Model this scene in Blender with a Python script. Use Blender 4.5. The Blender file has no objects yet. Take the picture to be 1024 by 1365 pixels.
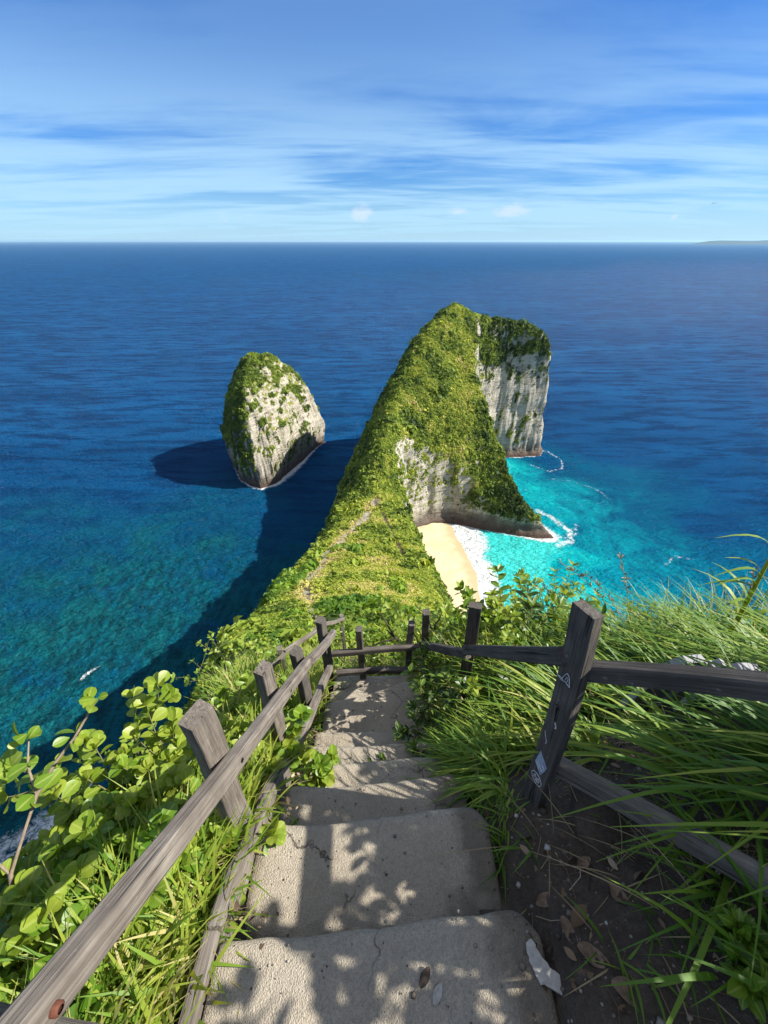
import bpy, math, random
import numpy as np
from mathutils import Matrix, Vector
random.seed(7)
RNG = np.random.default_rng(7)
R = math.radians
SEA = 0.0
EYE = 140.0                       # metres from the sea up to the camera

# ------------------------------------------------------------------ camera, sky, sun, exposure
scn = bpy.context.scene
cam_d = bpy.data.cameras.new("camera")
cam = bpy.data.objects.new("camera", cam_d)
scn.collection.objects.link(cam)
cam.location = (0, 0, EYE)
cam.rotation_euler = (R(90 - 35.17), 0, 0)
cam_d.sensor_fit = 'VERTICAL'
cam_d.sensor_height = 36.0
cam_d.lens = 36.0 * 513.0 / 1365.0
cam_d.clip_start = 0.02
cam_d.clip_end = 300000.0
scn.camera = cam
scn.view_settings.view_transform = 'Standard'
scn.view_settings.look = 'None'
scn.view_settings.gamma = 1.0
scn.view_settings.exposure = 1.05
scn.cycles.max_bounces = 8
scn.cycles.transparent_max_bounces = 8

SUN_EL, SUN_AZ = 41.0, 91.5       # azimuth clockwise from +Y: the sun stands on the right, a touch behind
sd_ = Vector((math.cos(R(SUN_EL)) * math.sin(R(SUN_AZ)), math.cos(R(SUN_EL)) * math.cos(R(SUN_AZ)), math.sin(R(SUN_EL))))
sl = bpy.data.lights.new("sun", 'SUN')
sl.energy = 5.0
sl.angle = R(0.5)
sl.color = (1.0, 0.95, 0.86)
so = bpy.data.objects.new("sun", sl)
so.rotation_euler = sd_.to_track_quat('Z', 'Y').to_euler()
so.location = (0, 0, 400)
scn.collection.objects.link(so)


class NT:
    """small helper for node trees"""
    def __init__(s, tree):
        s.t = tree; s.n = tree.nodes; s.l = tree.links
    def new(s, typ, **kw):
        nd = s.n.new(typ)
        for k, v in kw.items():
            if hasattr(nd, k) and k not in nd.inputs:
                setattr(nd, k, v)
        return nd
    def put(s, sock, v):
        if hasattr(v, 'is_output') or isinstance(v, bpy.types.NodeSocket):
            s.l.new(v, sock)
        elif isinstance(v, (tuple, list)):
            if len(v) == 3 and sock.type == 'RGBA': v = (*v, 1)
            sock.default_value = v
        else:
            sock.default_value = v
    def math(s, op, a, b=None, clamp=False):
        nd = s.n.new('ShaderNodeMath'); nd.operation = op; nd.use_clamp = clamp
        s.put(nd.inputs[0], a)
        if b is not None: s.put(nd.inputs[1], b)
        return nd.outputs[0]
    def mix(s, f, a, b, mode='MIX'):
        nd = s.n.new('ShaderNodeMix'); nd.data_type = 'RGBA'; nd.blend_type = mode
        s.put(nd.inputs[0], f); s.put(nd.inputs[6], a); s.put(nd.inputs[7], b)
        return nd.outputs[2]
    def noise(s, vec, scale, detail=4, rough=0.55, dist=0.0, lac=2.0):
        nd = s.n.new('ShaderNodeTexNoise')
        if vec is not None: s.l.new(vec, nd.inputs['Vector'])
        nd.inputs['Scale'].default_value = scale; nd.inputs['Detail'].default_value = detail
        nd.inputs['Roughness'].default_value = rough; nd.inputs['Distortion'].default_value = dist
        nd.inputs['Lacunarity'].default_value = lac
        return nd.outputs['Fac']
    def mapping(s, vec, scale=(1, 1, 1), loc=(0, 0, 0), rot=(0, 0, 0)):
        nd = s.n.new('ShaderNodeMapping')
        s.l.new(vec, nd.inputs[0])
        nd.inputs['Location'].default_value = loc; nd.inputs['Rotation'].default_value = rot; nd.inputs['Scale'].default_value = scale
        return nd.outputs[0]
    def ramp(s, f, stops, interp='LINEAR'):
        nd = s.n.new('ShaderNodeValToRGB'); nd.color_ramp.interpolation = interp
        s.put(nd.inputs[0], f)
        e = nd.color_ramp.elements
        while len(e) < len(stops): e.new(0.5)
        for i, (p, c) in enumerate(stops):
            e[i].position = p
            if not isinstance(c, (tuple, list)): c = (c, c, c)
            e[i].color = (*c, 1)
        return nd.outputs[0]
    def mrange(s, v, a, b, c=0.0, d=1.0, smooth=False):
        nd = s.n.new('ShaderNodeMapRange')
        if smooth: nd.interpolation_type = 'SMOOTHSTEP'
        s.put(nd.inputs[0], v)
        for i, q in enumerate((a, b, c, d)): nd.inputs[i + 1].default_value = q
        return nd.outputs[0]
    def attr(s, name):
        nd = s.n.new('ShaderNodeAttribute'); nd.attribute_name = name
        return nd.outputs['Fac']
    def bump(s, h, strength, dist, prev=None):
        nd = s.n.new('ShaderNodeBump')
        nd.inputs['Strength'].default_value = strength; nd.inputs['Distance'].default_value = dist
        s.l.new(h, nd.inputs['Height'])
        if prev is not None: s.l.new(prev, nd.inputs['Normal'])
        return nd.outputs[0]
    def sep(s, v):
        nd = s.n.new('ShaderNodeSeparateXYZ'); s.l.new(v, nd.inputs[0]); return nd.outputs
    def comb(s, x, y, z):
        nd = s.n.new('ShaderNodeCombineXYZ')
        for i, q in enumerate((x, y, z)): s.put(nd.inputs[i], q)
        return nd.outputs[0]


# world: Nishita sky with high thin cloud laid on a plane far overhead
wd = bpy.data.worlds.new("World"); scn.world = wd; wd.use_nodes = True
w = NT(wd.node_tree); w.n.clear()
sky = w.n.new('ShaderNodeTexSky'); sky.sky_type = 'NISHITA'; sky.sun_disc = False
sky.sun_elevation = R(SUN_EL); sky.sun_rotation = R(SUN_AZ)
sky.altitude = 140; sky.air_density = 1.0; sky.dust_density = 0.1; sky.ozone_density = 6.0
hs = w.n.new('ShaderNodeHueSaturation'); hs.inputs['Saturation'].default_value = 1.2; hs.inputs['Value'].default_value = 1.0
w.l.new(sky.outputs[0], hs.inputs['Color'])
tc = w.n.new('ShaderNodeTexCoord')
dx, dy, dz = w.sep(tc.outputs['Generated'])
den = w.math('ADD', w.math('MAXIMUM', dz, 0.0), 0.055)
px = w.math('DIVIDE', dx, den); py = w.math('DIVIDE', dy, den)
pv = w.comb(px, py, 0.0)
c1 = w.noise(w.mapping(pv, (0.34, 0.85, 1), (3.1, 1.7, 0), (0, 0, R(-14))), 1.0, 7, 0.58, 0.5)
c2 = w.noise(w.mapping(pv, (0.16, 0.22, 1), (7.3, 0.2, 0), (0, 0, R(20))), 1.0, 4, 0.5, 0.2)
c3 = w.noise(w.mapping(pv, (0.5, 2.2, 1), (1.3, 5.2, 0), (0, 0, R(-8))), 1.0, 6, 0.6, 0.3)
cl = w.math('ADD', w.math('MULTIPLY', c1, 0.6), w.math('ADD', w.math('MULTIPLY', c2, 0.45), w.math('MULTIPLY', c3, 0.25)))
cl = w.mrange(cl, 0.485, 0.72, 0.04, 1, True)
low = w.mrange(dz, 0.05, 0.30, 1.0, 0.25, True)
cl = w.math('MULTIPLY', cl, low)
# a few small heaped clouds sitting low over the sea
ca = w.math('DIVIDE', dx, w.math('MAXIMUM', dy, 0.01)); ce = w.math('DIVIDE', dz, w.math('MAXIMUM', dy, 0.01))
cn = w.noise(w.mapping(w.comb(ca, ce, 0.0), (26, 60, 1), (4.4, 0.3, 0)), 1.0, 6, 0.6)
cu = None
for a0, e0, wa, we, am in ((-0.050, 0.046, 0.028, 0.016, 1.0), (0.262, 0.048, 0.040, 0.014, 0.9), (0.60, 0.040, 0.012, 0.008, 0.8), (-0.30, 0.040, 0.09, 0.010, 0.45), (0.12, 0.050, 0.07, 0.010, 0.5)):
    q = w.math('ADD', w.math('POWER', w.math('DIVIDE', w.math('SUBTRACT', ca, a0), wa), 2.0), w.math('POWER', w.math('DIVIDE', w.math('SUBTRACT', ce, e0), we), 2.0))
    g_ = w.math('MULTIPLY', w.math('EXPONENT', w.math('MULTIPLY', q, -1.0)), am)
    cu = g_ if cu is None else w.math('MAXIMUM', cu, g_)
cu = w.math('MULTIPLY', w.mrange(w.math('ADD', w.math('MULTIPLY', cu, 0.45), cn), 0.62, 0.95, 0, 1, True), w.mrange(cu, 0.02, 0.3))
horiz = w.mrange(dz, 0.12, 0.0, 0.0, 0.80, True)
cl = w.math('MAXIMUM', cl, horiz)
base = w.mix(1.0, hs.outputs[0], (0.56, 0.84, 1.20), 'MULTIPLY')
col = w.mix(w.math('MULTIPLY', cl, 0.80), base, (4.6, 7.2, 9.3))
col = w.mix(w.math('MULTIPLY', cu, 0.40), col, (8.2, 8.2, 9.4))
over = w.mrange(dz, 0.34, 0.75, 0.0, 0.55, True)                # unseen overhead cloud, added to give whiter, more neutral fill light
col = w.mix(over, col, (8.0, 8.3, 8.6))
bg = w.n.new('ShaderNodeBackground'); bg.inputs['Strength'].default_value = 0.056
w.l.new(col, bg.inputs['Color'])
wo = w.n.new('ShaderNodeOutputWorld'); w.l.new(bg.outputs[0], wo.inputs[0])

# ------------------------------------------------------------------ mesh helpers
WM = {}

def link(o):
    scn.collection.objects.link(o)

def place(o, m=None, parent=None):
    m = m or Matrix.Identity(4)
    if parent is not None:
        o.parent = parent
        o.matrix_basis = WM[parent.name].inverted() @ m
    else:
        o.matrix_basis = m
    WM[o.name] = m

def tag(o, label=None, cat=None, group=None, kind=None):
    for k, v in (('label', label), ('category', cat), ('group', group), ('kind', kind)):
        if v: o[k] = v
    return o

def empty(name, loc, label, cat, group=None):
    o = bpy.data.objects.new(name, None); link(o); o.empty_display_size = 0.1
    place(o, Matrix.Translation(loc))
    return tag(o, label, cat, group)

def mesh(name, V, F, mat, parent=None, smooth=False, attrs=None, m=None, origin=None):
    """V (n,3) world coordinates, or local ones when m is given; F one (k,3|4) array or a list of faces"""
    V = np.asarray(V, dtype=np.float64)
    if m is None:
        if origin is None:
            origin = Vector(WM[parent.name].translation) if parent is not None else Vector((0, 0, 0))
        else: origin = Vector(origin)
        m = Matrix.Translation(origin)
        V = V - np.array(origin)
    me = bpy.data.meshes.new(name)
    if isinstance(F, np.ndarray):
        n, k = F.shape
        me.vertices.add(len(V)); me.vertices.foreach_set('co', V.astype(np.float32).ravel())
        me.loops.add(n * k); me.loops.foreach_set('vertex_index', F.astype(np.int32).ravel())
        me.polygons.add(n); me.polygons.foreach_set('loop_start', np.arange(0, n * k, k, dtype=np.int32))
        me.polygons.foreach_set('loop_total', np.full(n, k, dtype=np.int32))
        me.update(calc_edges=True); me.validate()
    else:
        me.from_pydata([tuple(v) for v in V], [], [tuple(f) for f in F]); me.update()
    if smooth:
        me.polygons.foreach_set('use_smooth', np.ones(len(me.polygons), dtype=bool))
    for k, a in (attrs or {}).items():
        at = me.attributes.new(k, 'FLOAT', 'POINT'); at.data.foreach_set('value', np.asarray(a, dtype=np.float32))
    me.materials.append(mat)
    o = bpy.data.objects.new(name, me); link(o)
    place(o, m, parent)
    return o

class MB:
    """collects pieces into one mesh"""
    def __init__(s): s.v = []; s.f = []; s.t = []; s.r = []; s.n = 0
    def add(s, V, F, tint=0.5, rib=0.0):
        V = np.asarray(V, float); F = np.asarray(F)
        s.v.append(V); s.f.append(F + s.n); s.t.append(np.broadcast_to(np.asarray(tint, float), (len(V),)).copy()); s.r.append(np.broadcast_to(np.asarray(rib, float), (len(V),)).copy()); s.n += len(V)
    def build(s, name, mat, parent=None, smooth=False, **kw):
        V = np.concatenate(s.v); T = np.concatenate(s.t)
        ks = {f.shape[1] for f in s.f}
        if len(ks) == 1: F = np.concatenate(s.f)
        else: F = [tuple(r) for f in s.f for r in f.tolist()]
        return mesh(name, V, F, mat, parent, smooth, {'tint': T, 'rib': np.concatenate(s.r)}, **kw)

# lattice noise in numpy
def _h(ix, iy, iz):
    n = (ix.astype(np.int64) * 374761393 + iy.astype(np.int64) * 668265263 + iz.astype(np.int64) * 2147483647 * 3) & 0x7fffffff
    n = ((n ^ (n >> 13)) * 1274126177) & 0x7fffffff
    n = ((n ^ (n >> 16)) * 668265263) & 0x7fffffff
    return (n & 0xffff) / 65535.0
def vnoise(x, y, z=0.0):
    x, y, z = np.broadcast_arrays(np.asarray(x, float), np.asarray(y, float), np.asarray(z, float))
    xi, yi, zi = np.floor(x), np.floor(y), np.floor(z)
    u, v, q = x - xi, y - yi, z - zi
    u = u * u * (3 - 2 * u); v = v * v * (3 - 2 * v); q = q * q * (3 - 2 * q)
    r = 0
    for a in (0, 1):
        for b in (0, 1):
            for c in (0, 1):
                r = r + _h(xi + a, yi + b, zi + c) * np.where(a, u, 1 - u) * np.where(b, v, 1 - v) * np.where(c, q, 1 - q)
    return r * 2 - 1
def fbm(x, y, z=0.0, oct=4, g=0.5):
    r = 0; a = 1.0; t = 0
    for i in range(oct):
        r = r + a * vnoise(np.asarray(x) * 2 ** i + 17.3 * i, np.asarray(y) * 2 ** i - 9.1 * i, np.asarray(z) * 2 ** i + 3.7 * i); t += a; a *= g
    return r / t

def tube(mb, pts, radii, sides=6, tint=0.5):
    pts = [Vector(p) for p in pts]; n = len(pts)
    V = []
    ref = Vector((0.31, 0.52, 0.79)).normalized()
    for i, p in enumerate(pts):
        d = (pts[min(i + 1, n - 1)] - pts[max(i - 1, 0)]).normalized()
        a = d.cross(ref)
        if a.length < 1e-3: a = d.cross(Vector((1, 0, 0)))
        a.normalize(); b = d.cross(a)
        r = radii[i] if hasattr(radii, '__len__') else radii
        for k in range(sides):
            t = 2 * math.pi * k / sides
            V.append(p + a * (r * math.cos(t)) + b * (r * math.sin(t)))
    F = []
    for i in range(n - 1):
        for k in range(sides):
            F.append((i * sides + k, i * sides + (k + 1) % sides, (i + 1) * sides + (k + 1) % sides, (i + 1) * sides + k))
    V = [tuple(v) for v in V]
    V.append(tuple(pts[-1])); c = len(V) - 1
    for k in range(0, sides - 1, 1):
        F.append(((n - 1) * sides + k, (n - 1) * sides + k + 1, c, c))
    F = [f for f in F if len(set(f)) == 4]
    mb.add(V, F, tint)

def instances(mb, TV, TF, mats, pos, tint, rib=None):
    """copies of a template (k,3) by rotation-scale matrices (n,3,3)"""
    n = len(pos); k = len(TV)
    if n == 0: return
    V = np.einsum('nij,kj->nki', mats, TV) + pos[:, None, :]
    F = TF[None, :, :] + (np.arange(n) * k)[:, None, None]
    mb.add(V.reshape(-1, 3), F.reshape(-1, TF.shape[1]), np.repeat(np.asarray(tint, float), k), 0.0 if rib is None else np.tile(rib, n))

def frames(d, up_jit, size, wid=1.0):
    """rotation-scale matrices with local +Y along d, local Z towards up (plus jitter)"""
    d = d / (np.linalg.norm(d, axis=1, keepdims=True) + 1e-9)
    up = np.array([0, 0, 1.0])[None, :] + up_jit
    x = np.cross(d, up); x /= (np.linalg.norm(x, axis=1, keepdims=True) + 1e-9)
    z = np.cross(x, d)
    s = np.asarray(size)[:, None]
    return np.stack([x * s * wid, d * s, z * s], axis=2)

def leaf_template(kind='round'):
    prof = {'round': [(0.0, 0.03), (0.12, 0.12), (0.3, 0.27), (0.5, 0.38), (0.68, 0.415), (0.83, 0.36), (0.93, 0.25), (1.0, 0.05)],
            'long': [(0.0, 0.02), (0.25, 0.12), (0.5, 0.15), (0.8, 0.10), (1.0, 0.01)],
            'oval': [(0.0, 0.03), (0.15, 0.13), (0.32, 0.215), (0.52, 0.25), (0.72, 0.21), (0.88, 0.11), (1.0, 0.012)]}[kind]
    V = []
    for t, wv in prof:
        zc = -0.16 * t * t
        V += [(-wv, t, zc + wv * 0.32), (0, t, zc), (wv, t, zc + wv * 0.32)]
    F = []
    for i in range(len(prof) - 1):
        for j in (0, 1):
            a = i * 3 + j; F.append((a, a + 1, a + 4, a + 3))
    return np.array(V), np.array(F)
LEAF = {k: leaf_template(k) for k in ('round', 'long', 'oval')}

# ------------------------------------------------------------------ materials
def material(name):
    m = bpy.data.materials.new(name); m.use_nodes = True
    t = NT(m.node_tree); t.n.clear()
    out = t.n.new('ShaderNodeOutputMaterial')
    return m, t, out

def principled(t, out, color, rough=0.7, spec=0.3, normal=None):
    p = t.n.new('ShaderNodeBsdfPrincipled')
    t.put(p.inputs['Base Color'], color); t.put(p.inputs['Roughness'], rough)
    p.inputs['Specular IOR Level'].default_value = spec
    if normal is not None: t.l.new(normal, p.inputs['Normal'])
    t.l.new(p.outputs[0], out.inputs[0])
    return p

def foliage_mat(name, stops, rough=0.5, trans=0.45, spec=0.35, patch=0.0, tcol=(1.25, 1.15, 0.5), veins=False):
    """leaf: colour by the tint each leaf carries, light shining through"""
    m, t, out = material(name)
    f = t.attr('tint')
    if patch:
        g = t.n.new('ShaderNodeNewGeometry')
        f = t.math('ADD', f, t.math('MULTIPLY', t.math('SUBTRACT', t.noise(g.outputs['Position'], patch, 3), 0.5), 0.9), True)
    c = t.ramp(f, stops)
    if veins:
        g = t.n.new('ShaderNodeNewGeometry'); P = g.outputs['Position']
        c = t.mix(t.math('MULTIPLY', t.mrange(t.noise(P, 38, 4, 0.65), 0.4, 0.75), 0.45), c, t.mix(1.0, c, (0.55, 0.70, 0.6), 'MULTIPLY'))
        c = t.mix(t.math('MULTIPLY', t.mrange(t.noise(P, 22, 5, 0.7), 0.66, 0.72), 0.7), c, (0.16, 0.10, 0.03))
        c = t.mix(t.math('MULTIPLY', t.mrange(t.attr('rib'), 0.80, 0.97), 0.55), c, (0.42, 0.46, 0.12))
    p = principled(t, out, c, rough, spec)
    tr = t.n.new('ShaderNodeBsdfTranslucent')
    t.l.new(t.mix(1.0, c, tcol, 'MULTIPLY'), tr.inputs[0])
    mx = t.n.new('ShaderNodeMixShader'); mx.inputs[0].default_value = trans
    t.l.new(p.outputs[0], mx.inputs[1]); t.l.new(tr.outputs[0], mx.inputs[2])
    t.l.new(mx.outputs[0], out.inputs[0])
    return m

def plain(name, color, rough=0.7, spec=0.3, scale=40, amt=0.35, bump=0.0):
    m, t, out = material(name)
    tcn = t.n.new('ShaderNodeTexCoord')
    n = t.noise(tcn.outputs['Object'], scale, 5)
    c = t.mix(t.mrange(n, 0.25, 0.75), tuple(q * (1 - amt) for q in color), tuple(min(1, q * (1 + amt)) for q in color))
    principled(t, out, c, rough, spec, t.bump(n, bump, 0.01) if bump else None)
    return m

def wood_mat(name, dark, mid, light):
    m, t, out = material(name)
    tcn = t.n.new('ShaderNodeTexCoord'); ob = tcn.outputs['Object']
    inf = t.n.new('ShaderNodeObjectInfo')
    off = t.comb(t.math('MULTIPLY', inf.outputs['Random'], 30), t.math('MULTIPLY', inf.outputs['Random'], 17), 0)
    va = t.n.new('ShaderNodeVectorMath'); va.operation = 'ADD'; t.l.new(ob, va.inputs[0]); t.l.new(off, va.inputs[1])
    v = va.outputs[0]
    g1 = t.noise(t.mapping(v, (3, 90, 90)), 1.0, 6, 0.65, 0.6)
    g2 = t.noise(t.mapping(v, (9, 260, 260)), 1.0, 3, 0.6)
    g3 = t.noise(v, 7.0, 4, 0.6)
    crack = t.mrange(t.noise(t.mapping(v, (2.0, 70, 70), (5, 3, 1)), 1.0, 3, 0.5, 0.4), 0.63, 0.70)
    f = t.math('ADD', t.math('MULTIPLY', g1, 0.55), t.math('ADD', t.math('MULTIPLY', g2, 0.25), t.math('MULTIPLY', g3, 0.35)))
    c = t.ramp(t.mrange(f, 0.36, 0.80), [(0.0, dark), (0.45, mid), (1.0, light)])
    lich = t.mrange(t.noise(v, 26, 5, 0.7), 0.64, 0.72)
    c = t.mix(t.math('MULTIPLY', lich, 0.35), c, (0.36, 0.35, 0.31))
    c = t.mix(t.math('MULTIPLY', crack, 0.8), c, tuple(q * 0.3 for q in dark))
    h = t.math('SUBTRACT', t.math('ADD', g1, t.math('MULTIPLY', g2, 0.5)), crack)
    principled(t, out, c, 0.85, 0.2, t.bump(h, 0.7, 0.004))
    return m

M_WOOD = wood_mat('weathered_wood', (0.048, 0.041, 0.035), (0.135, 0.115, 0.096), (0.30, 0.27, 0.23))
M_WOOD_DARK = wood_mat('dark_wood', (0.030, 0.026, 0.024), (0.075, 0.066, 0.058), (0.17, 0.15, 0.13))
M_RUST = plain('rusty_iron', (0.10, 0.035, 0.02), 0.8, 0.3, 200)
M_HOLE = plain('dark_hole', (0.012, 0.010, 0.009), 0.9, 0.1)
M_WHITE = plain('white_paint', (0.62, 0.63, 0.64), 0.7, 0.3, 120, 0.3)
M_STICKER = plain('faded_sticker', (0.30, 0.36, 0.46), 0.5, 0.4, 60, 0.4)
M_BLACK = plain('black_vinyl', (0.02, 0.02, 0.022), 0.5, 0.4, 60, 0.3)

# ------------------------------------------------------------------ terrain shape (z measured from the camera for the ridge, heights above the sea for the headland)
PY = np.array([-60, -12, -4, -1.5, -0.2, 0.25, 0.6, 1.0, 1.4, 2.0, 2.5, 4, 6, 10, 15, 30, 60, 100, 130, 150, 175])
PZ = np.array([4, 0.0, -0.9, -1.35, -1.75, -1.92, -2.12, -2.6, -3.1, -3.5, -4.2, -6.0, -8.2, -12.6, -18, -32.8, -56, -77, -87, -89, -86.])
def interp(Y, ys, vs): return np.interp(Y, ys, vs)
def ridge(x, y):
    P = interp(y, PY, PZ)
    XL = interp(y, [-60, -5, 0, 1, 2, 4, 6, 27, 58, 104, 135, 160], [-20, -2.5, -0.80, -0.88, -1.3, -2.4, -3.7, -12.5, -19, -17, -16.5, -15])
    XR = interp(y, [-60, 0, 2.5, 5, 27, 64, 105, 135, 160], [25, 3.3, 3.3, 3.4, 5.0, 9.4, 8.2, 8.6, 9])
    kL = interp(y, [-60, 0, 60, 135], [2.0, 2.1, 2.6, 2.9])
    kR = interp(y, [-60, 0, 30, 60, 100, 126, 160], [1.5, 1.6, 2.0, 2.7, 3.6, 4.3, 4.6])
    wR = interp(y, [-60, 0, 10, 60, 130], [1.0, 0.25, 0.6, 2.5, 3.0])
    dl = np.maximum(0, XL - x); dr = np.maximum(0, x - XR)
    h = P - kL * (np.sqrt(dl * dl + wR * wR) - wR) - kR * (np.sqrt(dr * dr + wR * wR) - wR)
    near = np.clip((5 - y) / 3, 0, 1)
    h = h + near * 0.30 * np.clip(x - 0.45, 0, 2.2)                 # the bank right of the steps rises
    far = np.clip((y - 8) / 25, 0, 1)
    cx = (XL + XR) / 2; hw = (XR - XL) / 2 + 0.1
    h = h - far * 2.2 * np.clip((x - cx) / hw, -1, 1) ** 2
    return h + EYE

def tps(pts, x, y):
    p = np.array(pts, float); n = len(p)
    def U(r2): return 0.5 * r2 * np.log(r2 + 1e-9)
    d2 = ((p[:, None, :2] - p[None, :, :2]) ** 2).sum(-1)
    A = np.zeros((n + 3, n + 3)); A[:n, :n] = U(d2) + np.eye(n) * 20.0
    A[:n, n] = 1; A[:n, n + 1:] = p[:, :2]; A[n, :n] = 1; A[n + 1:, :n] = p[:, :2].T
    c = np.linalg.solve(A, np.concatenate([p[:, 2], np.zeros(3)]))
    r = c[n] + c[n + 1] * x + c[n + 2] * y
    for i in range(n): r = r + c[i] * U((x - p[i, 0]) ** 2 + (y - p[i, 1]) ** 2)
    return r

def poly_sd(poly, x, y):
    """distance to a closed outline, positive inside; also the steepness carried by the nearest edge"""
    best = np.full(x.shape, 1e9); ks = np.zeros(x.shape); inside = np.zeros(x.shape, bool)
    n = len(poly)
    for i in range(n):
        ax, ay, ka = poly[i]; bx, by, kb = poly[(i + 1) % n]
        ex, ey = bx - ax, by - ay
        t = np.clip(((x - ax) * ex + (y - ay) * ey) / (ex * ex + ey * ey), 0, 1)
        d = np.hypot(x - ax - t * ex, y - ay - t * ey)
        m = d < best; best = np.where(m, d, best); ks = np.where(m, ka + (kb - ka) * t, ks)
        c = ((ay > y) != (by > y)) & (x < (bx - ax) * (y - ay) / (by - ay + 1e-12) + ax)
        inside ^= c
    return np.where(inside, best, -best), ks

BODY_PTS = [(-6, 140, 53), (1, 165, 59.5), (4, 190, 65), (8, 215, 74), (21, 245, 93), (35, 258, 102), (46, 272, 107.5), (70, 282, 98), (98, 286, 93), (111, 287, 87), (120, 286, 72), (126, 285, 52),
            (-5.4, 224, 57), (-14.4, 212, 40), (13, 254, 80), (-22.5, 172, 29), (-17, 158, 40), (-20, 196, 32), (-15.5, 226, 37), (-4, 244, 54), (7, 262, 66), (34, 288, 86),
            (-16, 120, 54), (-6, 120, 57), (6, 120, 52), (0, 150, 52), (6, 160, 50),
            (20, 207, 63), (14, 174, 42), (20, 191, 46), (30, 200, 49), (40, 192, 34), (48, 206, 53), (55, 215, 62), (45, 238, 76), (58, 242, 78), (30, 236, 86), (56, 260, 92),
            (62, 205, 45), (70, 196, 33), (81, 187, 21), (89, 180, 12), (56, 191, 24), (64, 185, 15), (75, 180, 14), (98, 174, 5),
            (60, 300, 92), (95, 305, 84), (30, 305, 76), (117, 300, 66), (80, 318, 80)]
BODY_OUT = [(19, 180, 5.5), (30, 186, 5.5), (40, 187.5, 5.5), (57, 181.5, 5), (77, 174.5, 5), (90, 172, 4), (99, 172, 1.2), (95, 179, 3), (85, 192, 3), (78, 208, 4), (72, 226, 5), (70, 245, 6), (74, 266, 7),
            (85, 273, 8), (108, 275, 9), (124, 277, 8), (129, 286, 6), (124, 306, 4), (95, 326, 4), (52, 326, 4), (18, 302, 3.6), (-2, 268, 3.8), (-17, 240, 3.8), (-30, 205, 3.8),
            (-33, 170, 3.6), (-37, 135, 3.0), (-38, 110, 2.8), (20, 112, 5), (19, 150, 5), (16, 172, 5.5)]
def body(x, y):
    wx = x + 2.0 * fbm(x / 11, y / 11, 0.3, 3); wy = y + 2.0 * fbm(x / 11 + 40, y / 11, 0.7, 3)
    s, k = poly_sd(BODY_OUT, wx, wy)
    top = tps(BODY_PTS, x, y)
    rib = 0.8 * vnoise(x / 4.3, y / 4.3, 2.2) + 0.25 * vnoise(x / 1.6, y / 1.6, 5.2)
    s2 = np.where(s > 0, s + rib * np.clip(s / 2, 0, 1), s)
    c = k * s2
    foot = np.minimum(c, 2.2 + 0.2 * s2)                            # a wave-cut ledge, then the wall
    c = np.where(s2 < 1.6, foot, c - 1.6 * k + 2.5)
    c = np.where(s < 0, s * 2.0, c)
    q = 6.0                                                         # round the brink where wall meets top
    hh = np.clip(0.5 + 0.5 * (c - top) / q, 0, 1)
    return c * (1 - hh) + top * hh - q * hh * (1 - hh)

def height(x, y):
    r = ridge(x, y); 
    b = body(x, y)
    f = np.clip((y - 118) / 26, 0, 1); f = f * f * (3 - 2 * f)
    h = r * (1 - f) + b * f
    amp = np.clip((np.hypot(x, y) - 3) / 60, 0, 1)
    h = h + amp * (1.3 * fbm(x / 9, y / 9, 4.4, 4) + 0.4 * vnoise(x / 1.9, y / 1.9, 8.1)) * np.clip(h / 6, 0, 1)
    return h

STACK_OUT = [(-104, 237, 6), (-94, 229, 6), (-85, 225, 6), (-75, 232, 7), (-65, 260, 7), (-55, 292, 6), (-48, 304, 5), (-60, 314, 5), (-72, 319, 5), (-95, 309, 5), (-114, 284, 4.5), (-117, 262, 4.5)]
STACK_OUT = [(-84 + (a - -84) * 0.94, 268 + (b - 268) * 0.96, c) for a, b, c in STACK_OUT]
def stack_h(x, y):
    """a blunt egg: height by how far out from the middle towards the waterline a point lies"""
    wx = x + 1.8 * fbm(x / 9, y / 9, 1.3, 3); wy = y + 1.8 * fbm(x / 9 + 40, y / 9, 1.7, 3)
    s, k = poly_sd(STACK_OUT, wx, wy)
    rib = 0.5 * vnoise(x / 2.6, y / 2.6, 3.2) + 0.35 * vnoise(x / 1.2, y / 1.2, 5.2)
    s2 = np.where(s > 0, s + rib * np.clip(s / 2, 0, 1), s)
    q = np.clip((s2 - 1.2) / 31.0, 0, 1)
    dome = 78.0 * (1 - (1 - q) ** 2.0) ** (1 / 2.1)
    dome = dome - 0.34 * np.clip(x + 82, 0, 60) * np.clip(q * 2, 0, 1) - 0.10 * np.abs(y - 268) * np.clip(q * 2, 0, 1)
    h = np.where(s2 < 1.2, np.minimum(2.5 * s2, 1.8), dome + 1.8)
    h = np.where(s < 0, s * 2, h)
    return h + (1.4 * fbm(x / 6, y / 6, 9.4, 4)) * np.clip(h / 6, 0, 1)

def grid_mesh(xs, ys, hf):
    X, Y = np.meshgrid(xs, ys); Z = hf(X, Y)
    ny, nx = X.shape
    idx = np.arange(nx * ny).reshape(ny, nx)
    F = np.stack([idx[:-1, :-1], idx[:-1, 1:], idx[1:, 1:], idx[1:, :-1]], -1).reshape(-1, 4)
    return X, Y, Z, np.stack([X.ravel(), Y.ravel(), Z.ravel()], 1), F

def crop(V, F, keep):
    F = F[keep]; used = np.unique(F); re = np.full(len(V), -1); re[used] = np.arange(len(used))
    return V[used], re[F], used

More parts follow.
